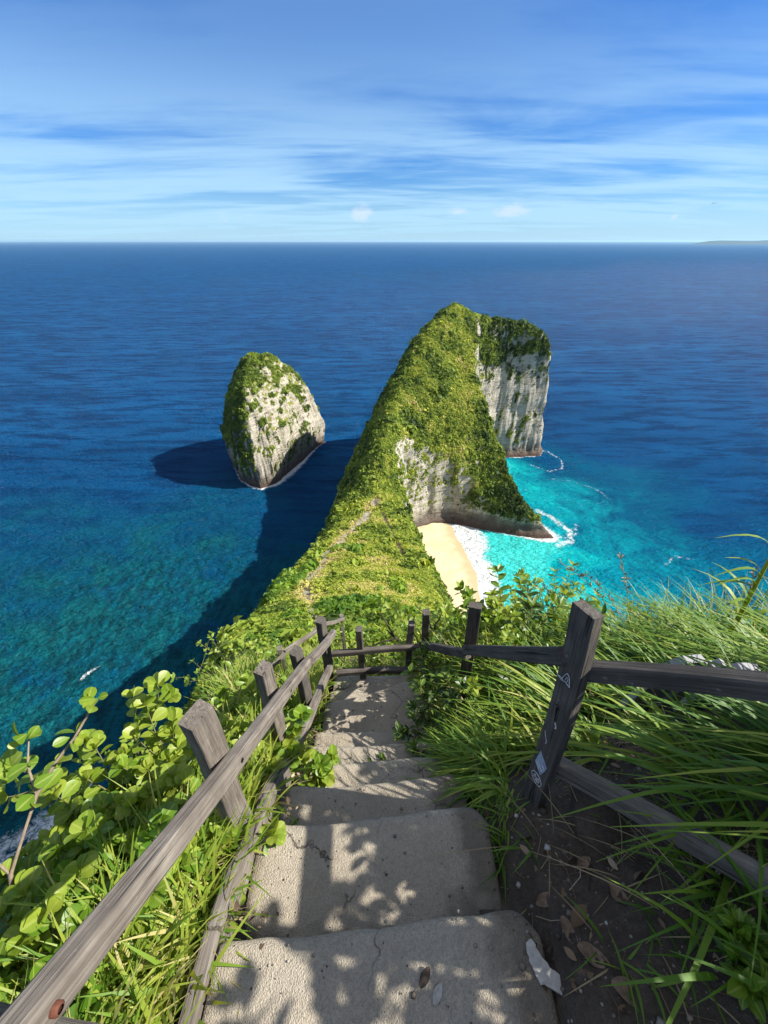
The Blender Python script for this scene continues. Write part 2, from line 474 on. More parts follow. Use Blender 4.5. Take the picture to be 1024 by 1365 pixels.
# trails of bare earth on the ridge
TRAIL_A = [(-0.7, 3.2), (-1.4, 5.4), (-2.4, 9), (-3.8, 14), (-7.0, 25), (-10.5, 36), (-13, 52), (-14, 70), (-12, 90), (-8, 108), (-5, 122), (-3.5, 131)]
TRAIL_B = [(-3.5, 131), (-1.5, 122), (0.5, 110), (2.2, 98), (3.4, 86), (4.5, 74), (5.2, 66)]
def seg_dist(line, x, y):
    best = np.full(x.shape, 1e9)
    for (ax, ay), (bx, by) in zip(line[:-1], line[1:]):
        ex, ey = bx - ax, by - ay
        t = np.clip(((x - ax) * ex + (y - ay) * ey) / (ex * ex + ey * ey), 0, 1)
        best = np.minimum(best, np.hypot(x - ax - t * ex, y - ay - t * ey))
    return best
def bare(x, y):
    j = 0.5 * fbm(x / 2.0, y / 2.0, 3.0, 3)
    wa = np.interp(y, [3, 10, 40, 95, 112, 131], [0.3, 0.5, 1.2, 1.9, 2.6, 2.0])
    a = np.clip(1.3 - np.abs(seg_dist(TRAIL_A, x, y) + j * wa * 1.5) / wa, 0, 1)
    b = np.clip(1.3 - np.abs(seg_dist(TRAIL_B, x, y) + j * 0.4) / 1.0, 0, 1)
    return np.maximum(a, 0), np.maximum(b, 0)

def rock_mat():
    m, t, out = material('limestone_and_turf')
    g = t.n.new('ShaderNodeNewGeometry'); P = g.outputs['Position']
    x, y, z = t.sep(P); nx, ny, nz = t.sep(g.outputs['True Normal'])
    # layered pale limestone, streaked by water running down
    lay = t.noise(t.mapping(P, (0.07, 0.07, 0.75), (0, 0, 0), (R(14), R(-10), 0)), 1.0, 6, 0.65, 0.5)
    stk = t.noise(t.mapping(P, (0.55, 0.55, 0.045)), 1.0, 5, 0.62, 0.4)
    blo = t.noise(P, 0.13, 5, 0.6)
    fin = t.noise(P, 1.5, 5, 0.7)
    f = t.math('ADD', t.math('MULTIPLY', lay, 0.42), t.math('ADD', t.math('MULTIPLY', stk, 0.26), t.math('ADD', t.math('MULTIPLY', blo, 0.33), t.math('MULTIPLY', fin, 0.27))))
    rock = t.ramp(t.mrange(f, 0.42, 0.82), [(0.0, (0.10, 0.085, 0.065)), (0.3, (0.30, 0.265, 0.21)), (0.6, (0.46, 0.42, 0.345)), (1.0, (0.62, 0.575, 0.485))])
    str1 = t.noise(t.mapping(P, (0.05, 0.05, 1.5), (0, 0, 0), (R(8), R(-7), 0)), 1.0, 4, 0.55, 0.8)
    rock = t.mix(t.math('MULTIPLY', t.mrange(str1, 0.44, 0.37), 0.65), rock, (0.15, 0.125, 0.095))
    vck = t.noise(t.mapping(P, (0.7, 0.7, 0.10), (3, 1, 2)), 1.0, 4, 0.6, 0.6)
    rock = t.mix(t.math('MULTIPLY', t.mrange(vck, 0.40, 0.33), 0.35), rock, (0.13, 0.11, 0.085))
    moss = t.mrange(t.noise(P, 0.3, 5, 0.65), 0.56, 0.66)
    rock = t.mix(t.math('MULTIPLY', moss, 0.55), rock, (0.12, 0.13, 0.045))
    tide = t.mrange(t.math('ADD', z, t.math('MULTIPLY', blo, 12)), 9.0, 18.0, 1, 0, True)
    rock = t.mix(t.math('MULTIPLY', tide, 0.82), rock, (0.075, 0.055, 0.042))
    reef = t.mrange(z, 1.4, 3.2, 1, 0, True)
    rock = t.mix(t.math('MULTIPLY', reef, 0.85), rock, (0.085, 0.048, 0.036))
    # turf
    tn = t.noise(P, 0.35, 6, 0.65); tn2 = t.noise(P, 0.07, 3)
    turf = t.ramp(t.math('ADD', t.math('MULTIPLY', tn, 0.7), t.math('MULTIPLY', tn2, 0.4)), [(0.3, (0.05, 0.075, 0.014)), (0.5, (0.12, 0.15, 0.028)), (0.62, (0.21, 0.21, 0.05)), (0.78, (0.30, 0.25, 0.11))])
    sl = t.math('ADD', nz, t.math('ADD', t.math('MULTIPLY', t.math('MAXIMUM', t.math('MULTIPLY', nx, -1.0), 0.0), 0.35), t.math('MULTIPLY', t.math('SUBTRACT', tn, 0.5), 0.75)))
    fac = t.mrange(sl, 0.36, 0.46)
    fac = t.math('MULTIPLY', fac, t.mrange(z, 6.0, 11.0))
    c = t.mix(fac, rock, turf)
    c = t.mix(t.math('MULTIPLY', t.attr('bare'), 0.9), c, t.mix(tn, (0.26, 0.22, 0.16), (0.58, 0.52, 0.41)))
    c = t.mix(t.math('MULTIPLY', t.attr('bare_dark'), 0.9), c, (0.07, 0.05, 0.035))
    h = t.math('ADD', t.math('MULTIPLY', lay, 0.6), t.math('ADD', t.math('MULTIPLY', stk, 0.7), t.math('MULTIPLY', fin, 0.55)))
    principled(t, out, c, 0.9, 0.15, t.bump(h, 1.0, 1.6))
    return m
M_ROCK = rock_mat()

def axis(*parts):
    r = []
    for a, b, s in parts: r.append(np.arange(a, b, s))
    r.append(np.array([parts[-1][1]])); return np.concatenate(r)
HX = axis((-130, -42, 3), (-42, -6, 0.6), (-6, 6, 0.3), (6, 132, 0.75), (132, 220, 4))
HY = axis((-60, -4, 2), (-4, 30, 0.35), (30, 80, 0.55), (80, 332, 0.75))
NEAR = (-2.6, 3.9, -1.6, 5.2)
def height_far(X, Y):
    h = height(X, Y)
    inside = np.clip(np.minimum.reduce([X - NEAR[0], NEAR[1] - X, Y - NEAR[2], NEAR[3] - Y]) / 0.6, 0, 1)
    return h - 0.5 * inside
X, Y, Z, V, F = grid_mesh(HX, HY, height_far)
keep = (Z.ravel()[F] > -5).any(1) & ~((V[F][:, :, 0].min(1) > NEAR[0] + .9) & (V[F][:, :, 0].max(1) < NEAR[1] - .9) & (V[F][:, :, 1].min(1) > NEAR[2] + .9) & (V[F][:, :, 1].max(1) < NEAR[3] - .9))
Vc, Fc, used = crop(V, F, keep)
ba, bb = bare(Vc[:, 0], Vc[:, 1])
e_ = 0.8
gxx = (height(Vc[:, 0] + e_, Vc[:, 1]) - height(Vc[:, 0] - e_, Vc[:, 1])) / (2 * e_); gyy = (height(Vc[:, 0], Vc[:, 1] + e_) - height(Vc[:, 0], Vc[:, 1] - e_)) / (2 * e_)
gm = np.hypot(gxx, gyy) + 1e-6; steep = np.clip((gm - 1.6) / 1.5, 0, 1) * (Vc[:, 1] > 90) * np.clip(Vc[:, 2] / 4, 0, 1)
led = 1.3 * vnoise(Vc[:, 0] / 18, Vc[:, 1] / 18, Vc[:, 2] / 3.4) + 1.5 * fbm(Vc[:, 0] / 7, Vc[:, 1] / 7, Vc[:, 2] / 7 + 5, 3) - 1.6 * np.exp(-((Vc[:, 2] - 4) / 4.5) ** 2)
Vc = Vc.copy(); Vc[:, 0] -= gxx / gm * led * steep; Vc[:, 1] -= gyy / gm * led * steep
headland = mesh('headland', Vc, Fc, M_ROCK, smooth=True, attrs={'bare': ba, 'bare_dark': bb}); tag(headland, kind='structure')
HV, HF = Vc, Fc
X, Y, Z, V, F = grid_mesh(np.arange(-122, -44, 0.6), np.arange(214, 326, 0.6), stack_h)
SV, SF, used = crop(V, F, (Z.ravel()[F] > -5).any(1))
bul = 3.6 * np.clip(SV[:, 2] / 22, 0, 1) ** 0.7 * np.clip(1 - (SV[:, 2] - 26) / 50, 0, 1)        # the wall leans out above the undercut foot
dcx, dcy = SV[:, 0] + 84, SV[:, 1] - 268; dl_ = np.hypot(dcx, dcy) + 1e-6
SV[:, 0] += dcx / dl_ * bul; SV[:, 1] += dcy / dl_ * bul * 0.6
lump = 3.6 * fbm(SV[:, 0] / 9, SV[:, 1] / 9, SV[:, 2] / 9 + 2, 4) + 0.8 * vnoise(SV[:, 0] / 16, SV[:, 1] / 16, SV[:, 2] / 3.2) + 0.5 * vnoise(SV[:, 0] / 2.4, SV[:, 1] / 2.4, SV[:, 2] / 1.3)
lump *= np.clip(SV[:, 2] / 5, 0, 1)
SV[:, 0] += dcx / dl_ * lump; SV[:, 1] += dcy / dl_ * lump
zer = np.zeros(len(SV))
stack = mesh('sea_stack', SV, SF, M_ROCK, smooth=True, attrs={'bare': zer, 'bare_dark': zer}, origin=(-85, 265, 0))
tag(stack, 'lone egg shaped limestone rock with green top standing apart in the sea', 'sea rock')

# ------------------------------------------------------------------ sea, beach
SX = axis((-60000, -6000, 6000), (-6000, -700, 500), (-700, -270, 30), (-270, 270, 1.5), (270, 700, 30), (700, 6000, 500), (6000, 60000, 6000))
SY = axis((-6000, -200, 800), (-200, 0, 25), (0, 340, 1.5), (340, 800, 25), (800, 6000, 400), (6000, 90000, 6000))
X, Y = np.meshgrid(SX, SY)
land = (np.maximum(np.where((np.abs(X) < 230) & (Y < 335), height(X, Y), -9), np.where((X < -40) & (X > -125) & (Y > 210) & (Y < 330), stack_h(X, Y), -9)) > 0.3)
fx = (np.abs(SX) <= 270); fy = (SY >= 0) & (SY <= 340)
D = np.where(land, 0.0, 99.0)
sub = D[np.ix_(fy, fx)]
for it in range(24):
    q = sub.copy()
    q[1:] = np.minimum(q[1:], sub[:-1] + 1.5); q[:-1] = np.minimum(q[:-1], sub[1:] + 1.5)
    q[:, 1:] = np.minimum(q[:, 1:], sub[:, :-1] + 1.5); q[:, :-1] = np.minimum(q[:, :-1], sub[:, 1:] + 1.5)
    q[1:, 1:] = np.minimum(q[1:, 1:], sub[:-1, :-1] + 2.1); q[:-1, :-1] = np.minimum(q[:-1, :-1], sub[1:, 1:] + 2.1)
    q[1:, :-1] = np.minimum(q[1:, :-1], sub[:-1, 1:] + 2.1); q[:-1, 1:] = np.minimum(q[:-1, 1:], sub[1:, :-1] + 2.1)
    sub = q
D[np.ix_(fy, fx)] = sub
# how shallow the water is (1 = over sand, 0 = deep), from soundings
SOUND = np.array([(60, 150, 1.0), (77, 158, 1.0), (85, 165, .97), (66, 138, 1.0), (104, 146, .74), (97, 250, .78), (88, 235, .84), (125, 218, .62), (110, 200, .74), (120, 175, .60), (153, 185, .45), (137, 135, .58), (150, 117, .56), (115, 115, .68), (80, 110, .9), (197, 185, .22), (177, 287, .16), (150, 250, .36), (130, 265, .3), (160, 220, .42), (220, 140, .35), (190, 120, .5), (230, 80, .4),
                  (-133, 104, .50), (-116, 135, .48), (-100, 160, .42), (-110, 190, .34), (-209, 185, .30), (-222, 287, .10), (-170, 235, .16), (-124, 60, .52), (-170, 130, .42), (-200, 100, .46), (-95, 215, .30), (-70, 200, .25), (-40, 240, .12), (-40, 300, .05), (-130, 320, .04), (0, 340, .02), (-90, 30, .5), (-260, 60, .42),
                  (60, 350, .02), (150, 340, .04), (240, 300, .06), (260, 220, .12), (-300, 300, .05), (-320, 180, .2), (330, 150, .15), (330, 60, .25), (-400, 80, .2), (-240, 400, 0), (0, 450, 0), (240, 420, 0), (420, 250, 0), (-460, 260, 0), (500, 0, 0), (-500, 0, 0)])
num = np.zeros(X.shape); dn = np.zeros(X.shape)
for sx, sy, sv in SOUND:
    wgt = 1 / (((X - sx) ** 2 + (Y - sy) ** 2) + 60.0) ** 1.7
    num += wgt * sv; dn += wgt
far = np.clip((np.hypot(X, Y - 150) - 260) / 250, 0, 1)
SH = num / dn * (1 - far)
# foam: along rocks, over the beach break, and in loose trails
foam = np.clip(1 - D / 4.2, 0, 1) * 0.68
exposed = 1.25 * np.exp(-(((X - 102) / 18) ** 2 + ((Y - 180) / 18) ** 2)) + 1.0 * np.exp(-(((X + 68) / 24) ** 2 + ((Y - 248) / 34) ** 2)) + 1.0 * np.exp(-(((X + 100) / 22) ** 2 + ((Y - 38) / 26) ** 2))
foam += np.clip(1 - D / 11, 0, 1) * exposed * 0.9
SANDL = [(39, 190), (41, 180), (44.5, 165), (47, 150), (47.5, 140), (46, 125), (40, 108), (30, 90)]
sxl = np.interp(Y, [p[1] for p in SANDL[::-1]], [p[0] for p in SANDL[::-1]])
wash = X - sxl + 1.4 * fbm(X / 7, Y / 7, 2.0, 3)
bay = (Y > 95) & (Y < 186) & (X < 130) & (X > 20)
wid = np.interp(Y, [95, 120, 135, 155, 175, 186], [13, 17, 19, 15, 20, 17])
foam = np.where(bay, np.maximum(foam, np.clip(1.25 - wash / (wid * (1 + 0.55 * fbm(X / 12, Y / 12, 8.0, 3))), 0, 1) * np.clip(1.2 + wash / 3, 0, 1)), foam)
for line, wv, st in (([(112, 262), (122, 250), (134, 256), (139, 270), (132, 284)], 2.2, .62), ([(134, 256), (142, 244), (150, 232)], 1.6, .5), ([(104, 214), (116, 206)], 1.5, .42), ([(140, 208), (146, 200)], 1.4, .45), ([(118, 160), (128, 152)], 1.6, .45), ([(170, 170), (176, 160)], 1.8, .5), ([(98, 166), (106, 170), (109, 180), (104, 192), (98, 200)], 5.5, .66), ([(104, 172), (112, 176), (116, 186)], 4.0, .55), ([(112, 222), (122, 214), (128, 204)], 2.4, .46), ([(122, 240), (136, 236), (146, 226), (150, 214)], 2.6, .5), ([(92, 228), (100, 222)], 2.0, .42), ([(148, 150), (158, 158), (170, 152)], 2.6, .5), ([(-118, 20), (-108, 34), (-99, 41), (-93, 52)], 9.0, .62), ([(-106, 28), (-97, 40)], 4.0, .85), ([(-118, 86), (-114, 91)], 1.7, .66), ([(-111, 93), (-110, 95)], 1.2, .5)):
    dd = seg_dist(line, X + 2.0 * fbm(X / 6, Y / 6, 1.0, 3), Y + 2.0 * fbm(X / 6 + 9, Y / 6, 1.0, 3))
    foam = np.maximum(foam, np.clip(1 - dd / wv, 0, 1) * st)
ny_, nx_ = X.shape
idx = np.arange(nx_ * ny_).reshape(ny_, nx_)
F = np.stack([idx[:-1, :-1], idx[:-1, 1:], idx[1:, 1:], idx[1:, :-1]], -1).reshape(-1, 4)
V = np.stack([X.ravel(), Y.ravel(), np.zeros(X.size)], 1)

def sea_mat():
    m, t, out = material('sea_water')
    g = t.n.new('ShaderNodeNewGeometry'); P = g.outputs['Position']
    x, y, z = t.sep(P)
    sh = t.attr('shallow')
    mot = t.noise(t.mapping(P, (1, 1, 1), (0, 0, 0), (0, 0, R(35))), 0.05, 5, 0.62, 0.8)
    reefn = t.noise(t.mapping(P, (0.35, 0.14, 1), (0, 0, 0), (0, 0, R(-35))), 1.0, 4, 0.6, 0.5)
    swell_light = t.noise(t.mapping(P, (0.0035, 0.02, 1), (0, 0, 0), (0, 0, R(-8))), 1.0, 5, 0.6)
    amp = t.mrange(sh, 0.1, 0.6, 0.06, 0.95)
    amp = t.math('MULTIPLY', amp, t.mrange(sh, 0.84, 0.97, 1.0, 0.12))
    s = t.math('ADD', sh, t.math('MULTIPLY', t.math('SUBTRACT', mot, 0.5), amp), True)
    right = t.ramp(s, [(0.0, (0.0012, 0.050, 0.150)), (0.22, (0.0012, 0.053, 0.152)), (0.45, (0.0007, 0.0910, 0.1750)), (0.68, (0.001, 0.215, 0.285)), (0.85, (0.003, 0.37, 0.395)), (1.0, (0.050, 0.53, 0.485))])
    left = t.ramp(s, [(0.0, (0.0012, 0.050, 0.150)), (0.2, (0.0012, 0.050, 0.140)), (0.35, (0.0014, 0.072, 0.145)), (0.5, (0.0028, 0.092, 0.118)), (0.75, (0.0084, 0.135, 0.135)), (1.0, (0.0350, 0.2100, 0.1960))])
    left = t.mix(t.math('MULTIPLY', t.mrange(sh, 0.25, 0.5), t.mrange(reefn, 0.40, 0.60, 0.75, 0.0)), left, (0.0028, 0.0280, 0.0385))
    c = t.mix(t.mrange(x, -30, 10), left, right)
    c = t.mix(t.math('MULTIPLY', t.mrange(sh, 0.3, 0.05), t.mrange(swell_light, 0.38, 0.66, 0.0, 0.75)), c, (0.004, 0.090, 0.245))  # lighter streaks: light on the swell put into the water colour
    chop_shade = t.noise(t.mapping(P, (0.018, 0.085, 1), (0, 0, 0), (0, 0, R(-12))), 1.0, 7, 0.7, 0.3)
    c = t.mix(t.math('MULTIPLY', t.mrange(sh, 0.5, 0.1), t.mrange(chop_shade, 0.53, 0.42, 0.0, 0.85)), c, (0.0006, 0.024, 0.085))  # darker streaks: shading of the waves painted into the colour
    # foam lace
    fa = t.attr('foam')
    l1 = t.noise(P, 0.42, 6, 0.7, 1.2); l2 = t.noise(P, 1.6, 4, 0.7, 0.8)
    fo = t.math('ADD', fa, t.math('MULTIPLY', t.math('SUBTRACT', t.math('ADD', t.math('MULTIPLY', l1, 0.7), t.math('MULTIPLY', l2, 0.3)), 0.5), 1.5))
    fo = t.math('MULTIPLY', t.mrange(fo, 0.42, 0.68), t.mrange(fa, 0.02, 0.2))
    c = t.mix(fo, c, (0.66, 0.69, 0.69))
    # waves
    w1 = t.noise(t.mapping(P, (0.10, 0.20, 1), (0, 0, 0), (0, 0, R(-24))), 1.0, 3, 0.55, 0.3)
    w2 = t.noise(t.mapping(P, (0.32, 0.62, 1), (0, 0, 0), (0, 0, R(-30))), 1.0, 4, 0.6, 0.4)
    w3 = t.noise(t.mapping(P, (0.020, 0.06, 1), (0, 0, 0), (0, 0, R(-10))), 1.0, 7, 0.66)
    h = t.math('ADD', t.math('MULTIPLY', w1, 2.0), t.math('ADD', t.math('MULTIPLY', w2, 2.0), t.math('MULTIPLY', w3, 6.0)))
    nrm = t.bump(h, 1.0, 1.7)
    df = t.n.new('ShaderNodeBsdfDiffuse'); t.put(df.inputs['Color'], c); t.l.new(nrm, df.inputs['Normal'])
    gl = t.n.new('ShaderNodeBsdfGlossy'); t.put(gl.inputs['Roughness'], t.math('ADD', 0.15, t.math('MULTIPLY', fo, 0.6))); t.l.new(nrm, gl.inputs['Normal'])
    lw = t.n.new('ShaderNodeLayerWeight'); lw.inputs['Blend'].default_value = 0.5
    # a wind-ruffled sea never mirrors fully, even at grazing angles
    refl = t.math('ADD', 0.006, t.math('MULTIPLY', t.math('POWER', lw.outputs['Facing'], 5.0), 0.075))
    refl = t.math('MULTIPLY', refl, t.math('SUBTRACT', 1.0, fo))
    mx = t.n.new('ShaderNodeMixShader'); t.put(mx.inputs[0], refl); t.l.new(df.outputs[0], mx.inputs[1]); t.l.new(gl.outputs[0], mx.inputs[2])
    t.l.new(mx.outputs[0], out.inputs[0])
    return m
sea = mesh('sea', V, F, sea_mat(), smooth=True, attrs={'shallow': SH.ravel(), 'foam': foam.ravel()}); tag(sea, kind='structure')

def sand_mat():
    m, t, out = material('beach_sand')
    g = t.n.new('ShaderNodeNewGeometry'); P = g.outputs['Position']
    x, y, z = t.sep(P)
    n = t.noise(P, 0.12, 5, 0.6, 0.6); n2 = t.noise(P, 3.0, 4, 0.7)
    c = t.mix(t.mrange(n, 0.3, 0.7), (0.44, 0.34, 0.20), (0.54, 0.44, 0.29))
    c = t.mix(t.math('MULTIPLY', t.mrange(n2, 0.55, 0.75), 0.3), c, (0.37, 0.28, 0.165))
    wet = t.mrange(t.math('ADD', z, t.math('MULTIPLY', n, 0.7)), 0.5, 1.1, 1, 0, True)
    c = t.mix(t.math('MULTIPLY', wet, 0.75), c, (0.37, 0.28, 0.16))
    principled(t, out, c, t.math('SUBTRACT', 0.9, t.math('MULTIPLY', wet, 0.5)), 0.3, t.bump(n2, 0.3, 0.2))
    return m
def beach_h(x, y):
    sx_ = np.interp(y, [p[1] for p in SANDL[::-1]], [p[0] for p in SANDL[::-1]])
    d = sx_ - x + 1.4 * fbm(x / 7, y / 7, 2.0, 3)
    return np.where(d > 0, 0.09 * d, 0.25 * d) + 0.12 * fbm(x / 3, y / 3, 1.0, 3) * np.clip(d / 6, 0, 1) + 0.02
X, Y, Z, V, F = grid_mesh(np.arange(2, 60, 0.8), np.arange(80, 196, 0.8), beach_h)
V, F, used = crop(V, F, (Z.ravel()[F] > -0.5).any(1))
beach = mesh('beach', V, F, sand_mat(), smooth=True); tag(beach, kind='structure')

# far island on the horizon
def island_h(x, y):
    u = (x - 18200) / 3000; s = np.clip(np.where(u > -1, (u + 1) / 0.35, 0), 0, 1)
    v = np.clip(1 - np.abs((y - 22800) / 900), 0, 1)
    return (105 + 60 * s + 45 * fbm(x / 1500, y / 1500, 2, 4)) * np.clip((u + 1) * 6, 0, 1) ** .6 * np.sqrt(v) * np.clip((27000 - x) / 3000, 0, 1) - 2
X, Y, Z, V, F = grid_mesh(np.arange(14800, 27200, 120), np.arange(21800, 23900, 150), island_h)
island = mesh('distant_island', V, F, plain('far_land', (0.016, 0.028, 0.026), 0.9, 0.1, 0.002), smooth=True); tag(island, kind='structure')

# sea air: pale even haze in one closed box, the sky outside it
def haze_box():
    m = bpy.data.materials.new('sea_haze'); m.use_nodes = True; t = m.node_tree; t.nodes.clear()
    o = t.nodes.new('ShaderNodeOutputMaterial'); v = t.nodes.new('ShaderNodeVolumePrincipled')
    v.inputs['Color'].default_value = (0.52, 0.80, 1.0, 1); v.inputs['Density'].default_value = 1.8e-5; v.inputs['Anisotropy'].default_value = 0.2
    t.links.new(v.outputs[0], o.inputs['Volume'])
    a, b, c, d, e, f = -61000, 61000, -7000, 91000, -6, 185
    V = [(x, y, z) for z in (e, f) for y in (c, d) for x in (a, b)]
    F = [(0, 2, 3, 1), (4, 5, 7, 6), (0, 1, 5, 4), (2, 6, 7, 3), (0, 4, 6, 2), (1, 3, 7, 5)]
    tag(mesh('haze', V, F, m), kind='stuff')
haze_box()

# ------------------------------------------------------------------ scrub on the headland: leaf clumps over every slope that carries soil
def clump_template(n, seed, flat=0.8):
    r = np.random.default_rng(seed)
    d = r.normal(size=(n, 3)); d[:, 2] = np.abs(d[:, 2]) * flat; d /= np.linalg.norm(d, axis=1, keepdims=True)
    c = d * (0.25 + 0.75 * r.random((n, 1)) ** 0.5) * np.array([1, 1, 0.9])
    nrm = d + r.normal(size=(n, 3)) * 0.6; nrm /= np.linalg.norm(nrm, axis=1, keepdims=True)
    a = np.cross(nrm, r.normal(size=(n, 3))); a /= np.linalg.norm(a, axis=1, keepdims=True); b = np.cross(nrm, a)
    s = (0.20 + 0.22 * r.random((n, 1)))
    V = np.stack([c - a * s * 1.3, c - b * s * 0.7, c + a * s * 1.3, c + b * s * 0.7], 1).reshape(-1, 3)
    return V, np.arange(n * 4).reshape(n, 4)
CLUMPS = [clump_template(26, 100 + i) for i in range(6)]

def face_data(V, F):
    p = V[F]; c = p.mean(1)
    n = np.cross(p[:, 2] - p[:, 0], p[:, 3] - p[:, 1]); a = np.linalg.norm(n, axis=1) / 2
    n = n / (np.linalg.norm(n, axis=1, keepdims=True) + 1e-9)
    n *= np.sign(n[:, 2:3] + 1e-9)
    return p, c, n, a

def scatter(V, F, size_fn, dens, weight, tint_fn, rng, zmin=4.0):
    p, c, n, a = face_data(V, F)
    s = size_fn(c)
    k = a * dens / (s * s) * weight(c, n)
    cnt = rng.poisson(np.clip(k, 0, 400))
    fi = np.repeat(np.arange(len(F)), cnt)
    u = rng.random((len(fi), 1)); v = rng.random((len(fi), 1))
    q = p[fi]
    pos = (q[:, 0] * (1 - u) + q[:, 1] * u) * (1 - v) + (q[:, 3] * (1 - u) + q[:, 2] * u) * v
    ok = pos[:, 2] > zmin
    fi, pos = fi[ok], pos[ok]
    size = s[fi] * np.exp(rng.normal(0, 0.35, len(fi)))
    th = rng.random(len(fi)) * 6.283
    up = n[fi] * 0.85 + np.array([0, 0, 0.3]); up /= np.linalg.norm(up, axis=1, keepdims=True)
    ax = np.cross(up, np.stack([np.cos(th), np.sin(th), np.zeros_like(th)], 1)); ax /= np.linalg.norm(ax, axis=1, keepdims=True)
    ay = np.cross(up, ax)
    mats = np.stack([ax * size[:, None], ay * size[:, None], up * (size * (0.6 + 0.5 * rng.random(len(fi))))[:, None]], 2)
    pos = pos + n[fi] * size[:, None] * 0.12
    t = np.clip(tint_fn(pos) + rng.normal(0, 0.10, len(fi)), 0, 1)
    mb = MB(); pick = rng.integers(0, len(CLUMPS), len(fi))
    for i, (TV, TF) in enumerate(CLUMPS):
        mk = pick == i
        instances(mb, TV, TF, mats[mk], pos[mk], t[mk])
    return mb, len(fi)

M_SCRUB = foliage_mat('scrub_leaves', [(0.0, (0.024, 0.050, 0.009)), (0.28, (0.095, 0.145, 0.018)), (0.52, (0.215, 0.285, 0.036)), (0.78, (0.375, 0.41, 0.058)), (1.0, (0.52, 0.44, 0.19))], 0.65, 0.30, 0.2)

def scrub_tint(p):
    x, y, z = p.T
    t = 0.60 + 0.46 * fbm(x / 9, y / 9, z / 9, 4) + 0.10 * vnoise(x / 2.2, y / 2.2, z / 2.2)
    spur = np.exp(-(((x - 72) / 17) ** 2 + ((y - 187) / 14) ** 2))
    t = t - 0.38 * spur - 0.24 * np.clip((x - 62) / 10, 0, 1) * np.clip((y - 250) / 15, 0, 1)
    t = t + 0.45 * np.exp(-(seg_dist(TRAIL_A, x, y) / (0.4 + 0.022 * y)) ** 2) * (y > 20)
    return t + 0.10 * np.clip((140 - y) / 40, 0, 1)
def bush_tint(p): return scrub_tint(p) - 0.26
def soil_w(c, n):
    """how well plants hold on: gentle ground yes, walls only in patches"""
    x, y, z = c.T
    s = n[:, 2] + 0.55 * np.maximum(0, -n[:, 0]) + 0.34 * fbm(x / 5, y / 5, z / 9, 4)
    s = s + 0.35 * np.exp(-(((x - 74) / 15) ** 2 + ((y - 188) / 12) ** 2))
    brow = np.clip((x - 60) / 6, 0, 1) * np.clip((y - 262) / 8, 0, 1) * np.clip((z - 58 + 12 * fbm(x / 6, y / 6, z / 14 + 7, 3)) / 18, 0, 1)
    s = s + 0.45 * brow - 0.10 * ((x > 60) & (y > 262))
    wgt = np.clip((s - 0.30) / 0.22, 0, 1)
    arch = np.clip((34 - np.hypot((x - 34) / 1.5, (y - 190) / 1.2)) / 20, 0, 1)
    wgt = np.maximum(wgt, np.where((y > 255) & (x > 60), 0.02, 0.15) * (fbm(x / 3, y / 3, z / 6, 3) > 0.02))
    wgt = wgt * (1 - 0.75 * arch * np.clip((37 + 18 * fbm(x / 5, y / 5, z / 12 + 3.3, 4) - z) / 20, 0, 1) * (y > 165))
    a, b = bare(x, y)
    wgt = wgt * (1 - np.clip(a * 1.25, 0, 0.97)) * (1 - np.clip(b * 1.4, 0, 1))
    low = 9 + 4 * fbm(x / 5, y / 5, 1.1, 2)
    wgt = wgt * (y > 5.0) * (z > low)
    back = (y > 300) | ((y < 60) & (np.abs(x) > 45)) | (y < 0)
    return wgt * np.where(back, 0.15, 1)
def dist_cam(c): return np.linalg.norm(c - np.array([0, 0, EYE]), axis=1)
def drift(c, n):
    x, y, z = c.T
    d = np.clip((fbm(x / 7, y / 7, z / 7 + 3, 4) + 0.02) / 0.12, 0, 1)
    spur = np.exp(-(((x - 74) / 15) ** 2 + ((y - 188) / 12) ** 2))
    return soil_w(c, n) * np.clip(d + spur * 1.4 + 0.7 * (n[:, 0] < -0.3) + 0.7 * ((x > 62) & (y > 262)), 0, 1)
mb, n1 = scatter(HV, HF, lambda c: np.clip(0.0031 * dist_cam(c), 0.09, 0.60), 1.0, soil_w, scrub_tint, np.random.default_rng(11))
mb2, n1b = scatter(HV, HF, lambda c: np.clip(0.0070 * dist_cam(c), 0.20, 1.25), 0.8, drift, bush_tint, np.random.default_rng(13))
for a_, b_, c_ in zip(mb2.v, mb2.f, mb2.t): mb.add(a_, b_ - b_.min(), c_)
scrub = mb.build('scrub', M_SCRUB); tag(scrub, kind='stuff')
def ridge_bush(c, n):
    x, y, z = c.T
    return soil_w(c, n) * (y < 75) * (x > -30) * np.clip((fbm(x / (1.5 + y / 9), y / (1.5 + y / 9), 6.6, 4) - 0.02) / 0.10, 0, 1)
M_RIDGE = foliage_mat('ridge_bush_leaves', [(0.0, (0.025, 0.06, 0.009)), (0.4, (0.075, 0.16, 0.016)), (0.7, (0.16, 0.27, 0.024)), (1.0, (0.28, 0.36, 0.04))], 0.55, 0.38, 0.3)
mb, n3 = scatter(HV, HF, lambda c: np.clip(0.011 * dist_cam(c), 0.14, 0.8), 1.1, ridge_bush, lambda p: 0.55 + 0.5 * fbm(p[:, 0] / 2.5, p[:, 1] / 2.5, 1.0, 3), np.random.default_rng(14))
o = mb.build('ridge_bushes', M_RIDGE); tag(o, kind='stuff')
def stack_w(c, n):
    x, y, z = c.T
    s = n[:, 2] + 1.05 * np.maximum(0, -n[:, 0]) + 0.62 * fbm(x / 6, y / 6, z / 6, 4) - 0.25 * np.clip((26 - z) / 16, 0, 1)
    return np.clip((s - 0.45) / 0.20, 0, 1)
